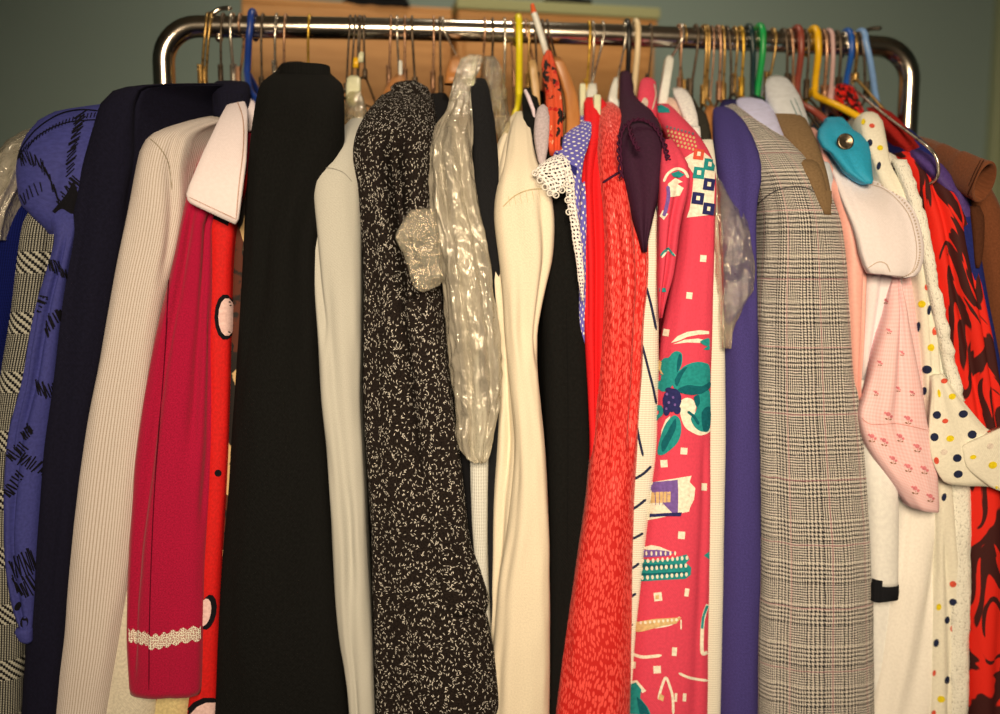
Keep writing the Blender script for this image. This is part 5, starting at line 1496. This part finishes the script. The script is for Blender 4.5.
for x, y in ((889, 330), (880, 362), (902, 352), (898, 388), (876, 392), (912, 392), (888, 414), (908, 418), (884, 440), (872, 436), (900, 436), (917, 446), (893, 458), (908, 466), (924, 468), (915, 488), (930, 496), (886, 300)):
    s_ = .62 if y < 400 else .95
    rs += [ell(x, y, 2.5 * s_, 2.2 * s_, 20, 10), ell(x + 3.2 * s_, y + 2.6 * s_, 1.5 * s_, 1.5 * s_, 0, 9), ell(x - 3.0 * s_, y - 1.4 * s_, 1.2 * s_, 1.2 * s_, 0, 9)]
    lf += [stroke([(x + .6, y + 2.6 * s_), (x + .2, y + 6.5 * s_)], .8), ell(x - 1.8 * s_, y + 5 * s_, 1.5 * s_, .8 * s_, 30, 8), ell(x + 2.2 * s_, y + 5.6 * s_, 1.4 * s_, .7 * s_, -30, 8)]
decal(b, rs, ROSE_INK); decal(b, lf, BROWN_INK)
decal(b, [stroke([(862, 418), (870, 424), (884, 424), (900, 424), (927, 430)], .8)], K('rose_seam', (224, 150, 128)))

# white sleeve with black cuff trim
r = root('dress', 'white dress whose short sleeve ends in a black band', 'dress', 842, 112)
loft('body', [(300, 862, 888, -.16), (400, 862, 890, -.185), (500, 866, 890, -.19), (640, 868, 892, -.19), (860, 872, 896, -.19)], K('white_poplin', (240, 226, 200), fuzz=150, var=.04), r, hook=842, amp=.002, seed=73)
slv = loft('sleeve', [(380, 858, 874, -.2), (420, 859, 882, -.212), (460, 862, 893, -.218), (500, 866, 896, -.22), (550, 868.5, 896.5, -.22), (584, 870, 896.5, -.22)], C['white_poplin'], r, dep=.03, amp=.0015, seed=74)
loft('cuff_band', [(583, 870, 897, -.2215), (590, 870.5, 897.3, -.222), (597, 871.5, 896.5, -.222), (601, 872, 882, -.221)], K('black_ribbon', (26, 25, 25)), r, dep=.034, amp=.0004, seed=75)
# long white skirt
r = root('skirt', 'long ivory skirt hanging full length below the rosebud sleeve', 'skirt', 850, 112)
loft('body', [(330, 888, 920, -.165), (420, 892, 930, -.185), (470, 894, 938, -.198), (520, 893, 939, -.203), (570, 888, 937, -.206), (640, 878, 934, -.207), (714, 868, 931, -.207), (860, 852, 924, -.207)], K('ivory_crepe', (252, 236, 200), var=.04), r, hook=850, amp=.003, seed=76, folds=[(.6, 480, 714, .2, .008, -.05), (-.3, 520, 714, .2, .006, -.5)])

# polka-dot dress
r = root('dress', 'cream dress with navy, red and yellow polka dots and tie ends', 'dress', 848, 104)
POL = K('cream_georgette', (242, 224, 184), var=.04, rough=.8, spec=.2)
b = loft('body', [(112, 864, 872, -.10), (115, 861, 877, -.115), (122, 860, 882, -.13), (135, 862, 884.5, -.148), (150, 868, 887, -.163), (165, 874, 890, -.176), (182, 880, 900, -.188), (210, 896, 920, -.2), (250, 912, 929, -.209), (290, 917, 933, -.212), (330, 920, 936, -.213), (380, 924, 940, -.214), (430, 930, 946, -.214), (480, 936, 950, -.213), (560, 936, 958, -.213), (590, 934, 960, -.213), (620, 932, 960, -.213), (660, 930, 956, -.213), (714, 929, 950, -.213), (860, 924, 944, -.213)],
         POL, r, hook=850, amp=.003, seed=77, folds=[(.0, 230, 400, .2, .004), (-.2, 560, 700, .25, .008, .3)])
tie = loft('tie_end', [((931, 376), (943, 374), -.224), ((932, 392), (954, 390), -.231), ((930, 415), (970, 410), -.236), ((929, 436), (986, 428), -.239), ((931, 456), (998, 436), -.241), ((936, 470), (1004, 462), -.242), ((943, 481), (1004, 476), -.242), ((948, 484), (1002, 486), -.241)], POL, r, dep=.014, fd=.008, amp=.003, seed=78, hollow=False, folds=[(.1, 400, 480, .2, .004)])
tie2 = loft('tie_end', [((962, 446), (1004, 426), -.246), ((966, 466), (1012, 450), -.248), ((978, 478), (1016, 480), -.248), ((990, 487), (1014, 496), -.247)], POL, r, dep=.010, fd=.006, amp=.002, seed=79, hollow=False)
nav = [(870, 143, 2.6, 3.6), (882, 158, 0, 0), (879, 166, 2.0, 4), (929, 310, 2, 5), (918.5, 327, 2.2, 5.2), (927, 369.5, 4.5, 4.2), (924.5, 391, 2.6, 4.2), (937, 415, 4, 4.2), (935, 437, 3.8, 4), (944, 497, 2.2, 4), (953, 602, 4, 3.6), (947, 620, 2.6, 3.8), (936.5, 643, 2.6, 4.2), (947, 680, 2.6, 4)]
red = [(872, 126, 2.8, 2.2), (927.5, 287, 3.2, 3.7), (935, 331, 2.6, 4.2), (944, 381, 3.6, 2.6), (953, 584, 3.4, 3.2), (954, 628.5, 4, 3.8), (934.5, 673, 1.6, 3), (934, 713, 2, 3)]
yel = [(863.5, 122, 2, 3), (880, 148, 3, 2.6), (922, 304, 3.6, 3.6), (931, 347.5, 3.6, 3.6), (939, 607, 2.4, 3.4), (941, 699, 3.8, 3.4), (939, 393, 1.6, 4)]
for l, m_ in ((nav, NAVYD_INK), (red, ORANGE_INK), (yel, YEL_INK)):
    decal(b, [ell(x, y, a, c_, 10) for x, y, a, c_ in l if a], m_)
for o, tn, tr, ty, tg in ((tie, [(937, 415, 4, 4), (963, 414, 4.6, 3.8), (972, 434.5, 4.6, 4.2), (934.5, 437, 4, 4.2), (957, 458, 4.4, 4), (958, 474, 4.6, 3.8)], [(944, 381, 3.4, 2.6), (945, 421, 3, 2.4), (936.5, 460.5, 2.4, 3.6)], [(952, 396.5, 3.6, 3), (950, 438.5, 4, 3.2), (939, 393.5, 1.6, 4)], [(967, 446, 4, 3), (944, 452, 3.4, 3)]),
                          (tie2, [], [(989, 430, 3, 3), (978, 480.5, 3.6, 2.6)], [(973, 457, 3.2, 2.2), (992.5, 465, 4.4, 3.6), (996, 489, 3.2, 3)], [(990, 446, 3.4, 3)])):
    for l, m_ in ((tn, NAVYD_INK), (tr, ORANGE_INK), (ty, YEL_INK), (tg, K('pale_dot_print', (232, 206, 172)))):
        if l: decal(o, [ell(x, y, a, c_, -10) for x, y, a, c_ in l], m_)

# cream crocheted cardigan
r = root('cardigan', 'cream crocheted cardigan right of the white scalloped collar and polka-dot dress', 'cardigan', 858, 108)
OKN = openknit('cream_crochet', (246, 230, 194))
b = loft('body', [(152, 878, 888, -.135), (156, 878, 894, -.148), (166, 882, 902, -.163), (180, 889, 909, -.178), (196, 896, 916, -.19), (215, 904, 922, -.199), (240, 912, 928.5, -.206), (270, 918, 933.5, -.21), (300, 923, 939, -.211), (330, 928, 946, -.212), (360, 934, 953.5, -.212), (390, 940, 960, -.212), (420, 945, 965, -.212), (470, 948, 970, -.212), (540, 950, 969.5, -.212), (640, 949, 968, -.212), (714, 946, 966, -.212), (860, 940, 962, -.212)],
         OKN, r, hook=860, amp=.003, seed=80, freq=(40, 25))
loft('ruffle', [(160, 893, 905, -.18), (176, 900, 912.5, -.197), (196, 908, 920, -.209), (220, 916, 927, -.217), (250, 922, 932.5, -.221), (290, 929, 940, -.223), (330, 937, 948, -.223), (370, 945, 957.5, -.223), (400, 951, 963, -.222)], OKN, r, dep=.012, amp=.004, seed=81, freq=(20, 70), hollow=False, step=4)
decal(b, [ell(x, y, 1.4, 2.2, 30, 8) for x, y in ((893, 170), (899, 176), (890, 178), (905, 186), (897, 188), (912, 198))], NAVYD_INK)

# red and dark brown abstract print
r = root('dress', 'red and dark brown dress in a bold abstract print, long sleeves hanging at right', 'dress', 866, 104)
ABS = abstract_red()
b = loft('body', [(152, 900, 912, -.14), (160, 904, 924, -.165), (172, 910, 936, -.185), (186, 914, 947, -.2), (204, 919, 956, -.211), (225, 924, 963, -.218), (255, 928, 971, -.222), (290, 934, 978, -.224), (330, 942, 986, -.225), (370, 950, 992, -.225), (410, 956, 999, -.225), (450, 960, 1006, -.225), (520, 964, 1014, -.225), (600, 966, 1018, -.225), (714, 966, 1020, -.225), (860, 962, 1020, -.225)],
         ABS, r, hook=868, amp=.003, seed=82, fd=.03, folds=[(-.25, 190, 420, .14, .012, -.2), (.35, 240, 420, .12, .008, .2), (.2, 480, 714, .18, .010, -.1)])
# navy dress between it and the brown jacket
r = root('dress', 'navy blue dress squeezed between the red-brown print dress and brown jacket', 'dress', 876, 100)
NB = K('bright_navy', (36, 42, 96))
loft('body', [(118, 884, 896, -.06), (126, 886, 905, -.09), (138, 893, 918, -.12), (150, 902, 932, -.145), (163, 914, 946, -.167), (178, 928, 957, -.186), (196, 940, 966, -.2), (220, 952, 974, -.209), (250, 960, 979, -.214), (300, 972, 988, -.215), (400, 984, 1004, -.215), (600, 1000, 1020, -.215), (860, 1000, 1020, -.215)], NB, r, hook=876, amp=.002, seed=83)
r = root('blouse', 'violet satin blouse, a small rounded patch below the bare wire hanger', 'blouse', 882, 104)
loft('body', [(150, 912, 920, -.15), (156, 914, 930, -.172), (166, 922, 942, -.19), (176, 932, 950, -.199), (188, 942, 956, -.204), (230, 962, 974, -.208), (500, 990, 1006, -.2), (860, 1000, 1016, -.2)], K('violet_satin', (84, 60, 110), rough=.5), r, hook=884, amp=.001, seed=84)
r = root('cardigan', 'red cardigan shoulder just below the wire hanger arm at right', 'cardigan', 880, 100)
loft('body', [(108, 866, 880, -.05), (113, 870, 890, -.075), (122, 878, 900, -.10), (132, 888, 908, -.12), (143, 898, 915, -.135), (160, 912, 928, -.15), (240, 955, 970, -.17), (500, 985, 1000, -.18), (860, 995, 1012, -.18)], K('dark_red_knit', (156, 30, 22)), r, hook=884, amp=.001, seed=85)
r = root('top', 'red sequined top glinting behind the amber yellow hanger', 'top', 842, 88)
loft('body', [(84, 838, 846, -.015), (88, 835, 852, -.022), (96, 835, 856, -.03), (106, 838, 860, -.038), (118, 846, 866, -.05), (140, 862, 880, -.07), (400, 900, 920, -.16), (860, 910, 930, -.16)], sequins(), r, hook=842, amp=.003, seed=86, freq=(90, 60))

# brown jacket with an open cuff
r = root('jacket', 'brown suede jacket at the right end with one sleeve sticking out sideways', 'jacket', 892, 110)
BRN = K('brown_suede', (120, 66, 36), fuzz=300, sheen=.1)
b = loft('body', [(136, 892, 906, -.05), (142, 897, 930, -.09), (152, 908, 950, -.13), (166, 926, 966, -.16), (182, 946, 980, -.18), (200, 960, 990, -.192), (225, 968, 1000, -.199), (260, 974, 1008, -.203), (320, 982, 1016, -.205), (420, 994, 1026, -.205), (600, 1000, 1036, -.205), (860, 1000, 1040, -.205)],
         BRN, r, hook=894, amp=.002, seed=87, fd=.03)
# the sleeve: a bent tube with an open end
ctr = [P(918, 153, -.10), P(938, 160, -.145), P(958, 170, -.19), P(975, 178, -.222), P(984, 182, -.238)]
rad = [.017, .020, .022, .0225, .0225]
pth = smooth_path(ctr, 7)
V, F, UV = [], [], []
seg = 28
def ringat(c, t, ra, k, sq_=.62):
    a = 2 * math.pi * k / seg
    side = Vector((t.y, -t.x, 0)).normalized()
    upv = side.cross(t).normalized()
    if upv.z < 0: upv = -upv
    return c + upv * math.cos(a) * ra * 1.15 + side * math.sin(a) * ra * sq_
prof = []
for i, c in enumerate(pth):
    t = (pth[min(i + 1, len(pth) - 1)] - pth[max(i - 1, 0)]).normalized()
    prof.append((c, t, rad[min(int(i / 7), 4)] + (.0006 if i > len(pth) - 5 else 0)))
cE, tE, rE = prof[-1]
prof += [(cE + tE * .002, tE, rE * .96), (cE + tE * .001, tE, rE * .86), (cE - tE * .03, tE, rE * .8), (cE - tE * .05, tE, rE * .3)]
for c, t, ra in prof:
    for k in range(seg): V.append(ringat(c, t, ra, k)); UV.append((k * .006, len(V) * .0002))
for i in range(len(prof) - 1):
    for k in range(seg):
        k2 = (k + 1) % seg
        F.append((i * seg + k, i * seg + k2, (i + 1) * seg + k2, (i + 1) * seg + k))
F.append(tuple(range(seg))); F.append(tuple((len(prof) - 1) * seg + k for k in range(seg)))
sl_ = link('sleeve', V, F, BRN, r, UV)
decal(sl_, [stroke([(984, 160), (978, 172), (972, 186), (968, 195)], 1.2), stroke([(981, 160), (975, 172), (969, 186)], .8)], K('suede_seam', (70, 36, 20)))
loft('pocket_flap', [(206, 970, 979, -.212), (216, 971, 983, -.216), (240, 973, 983.5, -.219), (262, 975, 981, -.219), (268, 976, 979, -.218)], K('dark_suede', (84, 46, 26)), r, dep=.01, amp=.001, seed=88, hollow=False)

# ------------------------------------------------------------------ light
def area(name, loc, target, sx, sy, power, col, spread=180):
    l = bpy.data.lights.new(name, 'AREA'); l.shape = 'RECTANGLE'
    l.size, l.size_y = sx, sy
    l.energy = power; l.color = col; l.spread = R_(spread)
    o = bpy.data.objects.new(name, l); COL.objects.link(o)
    o.location = loc
    o.rotation_euler = (Vector(target) - Vector(loc)).to_track_quat('-Z', 'Y').to_euler()
    return o
area('standing_lamp', (-.05, -2.1, 1.75), (.22, 0, 1.02), .7, .6, 12.0, (1.0, .765, .49), 74)
area('wall_fill_light', (.12, .12, 2.5), (.12, .12, 0), .1, .1, 3.4, (1.0, .82, .60), 180)  # added light that brightens the middle of the wall and the crates
w = bpy.data.worlds.new('room_air'); S.world = w; w.use_nodes = True
w.node_tree.nodes['Background'].inputs[0].default_value = (1, .85, .65, 1)
w.node_tree.nodes['Background'].inputs[1].default_value = .02
S.view_settings.view_transform = 'Standard'
S.view_settings.look = 'None'
S.view_settings.exposure = 0
S.view_settings.gamma = 1
S.view_settings.use_curve_mapping = False
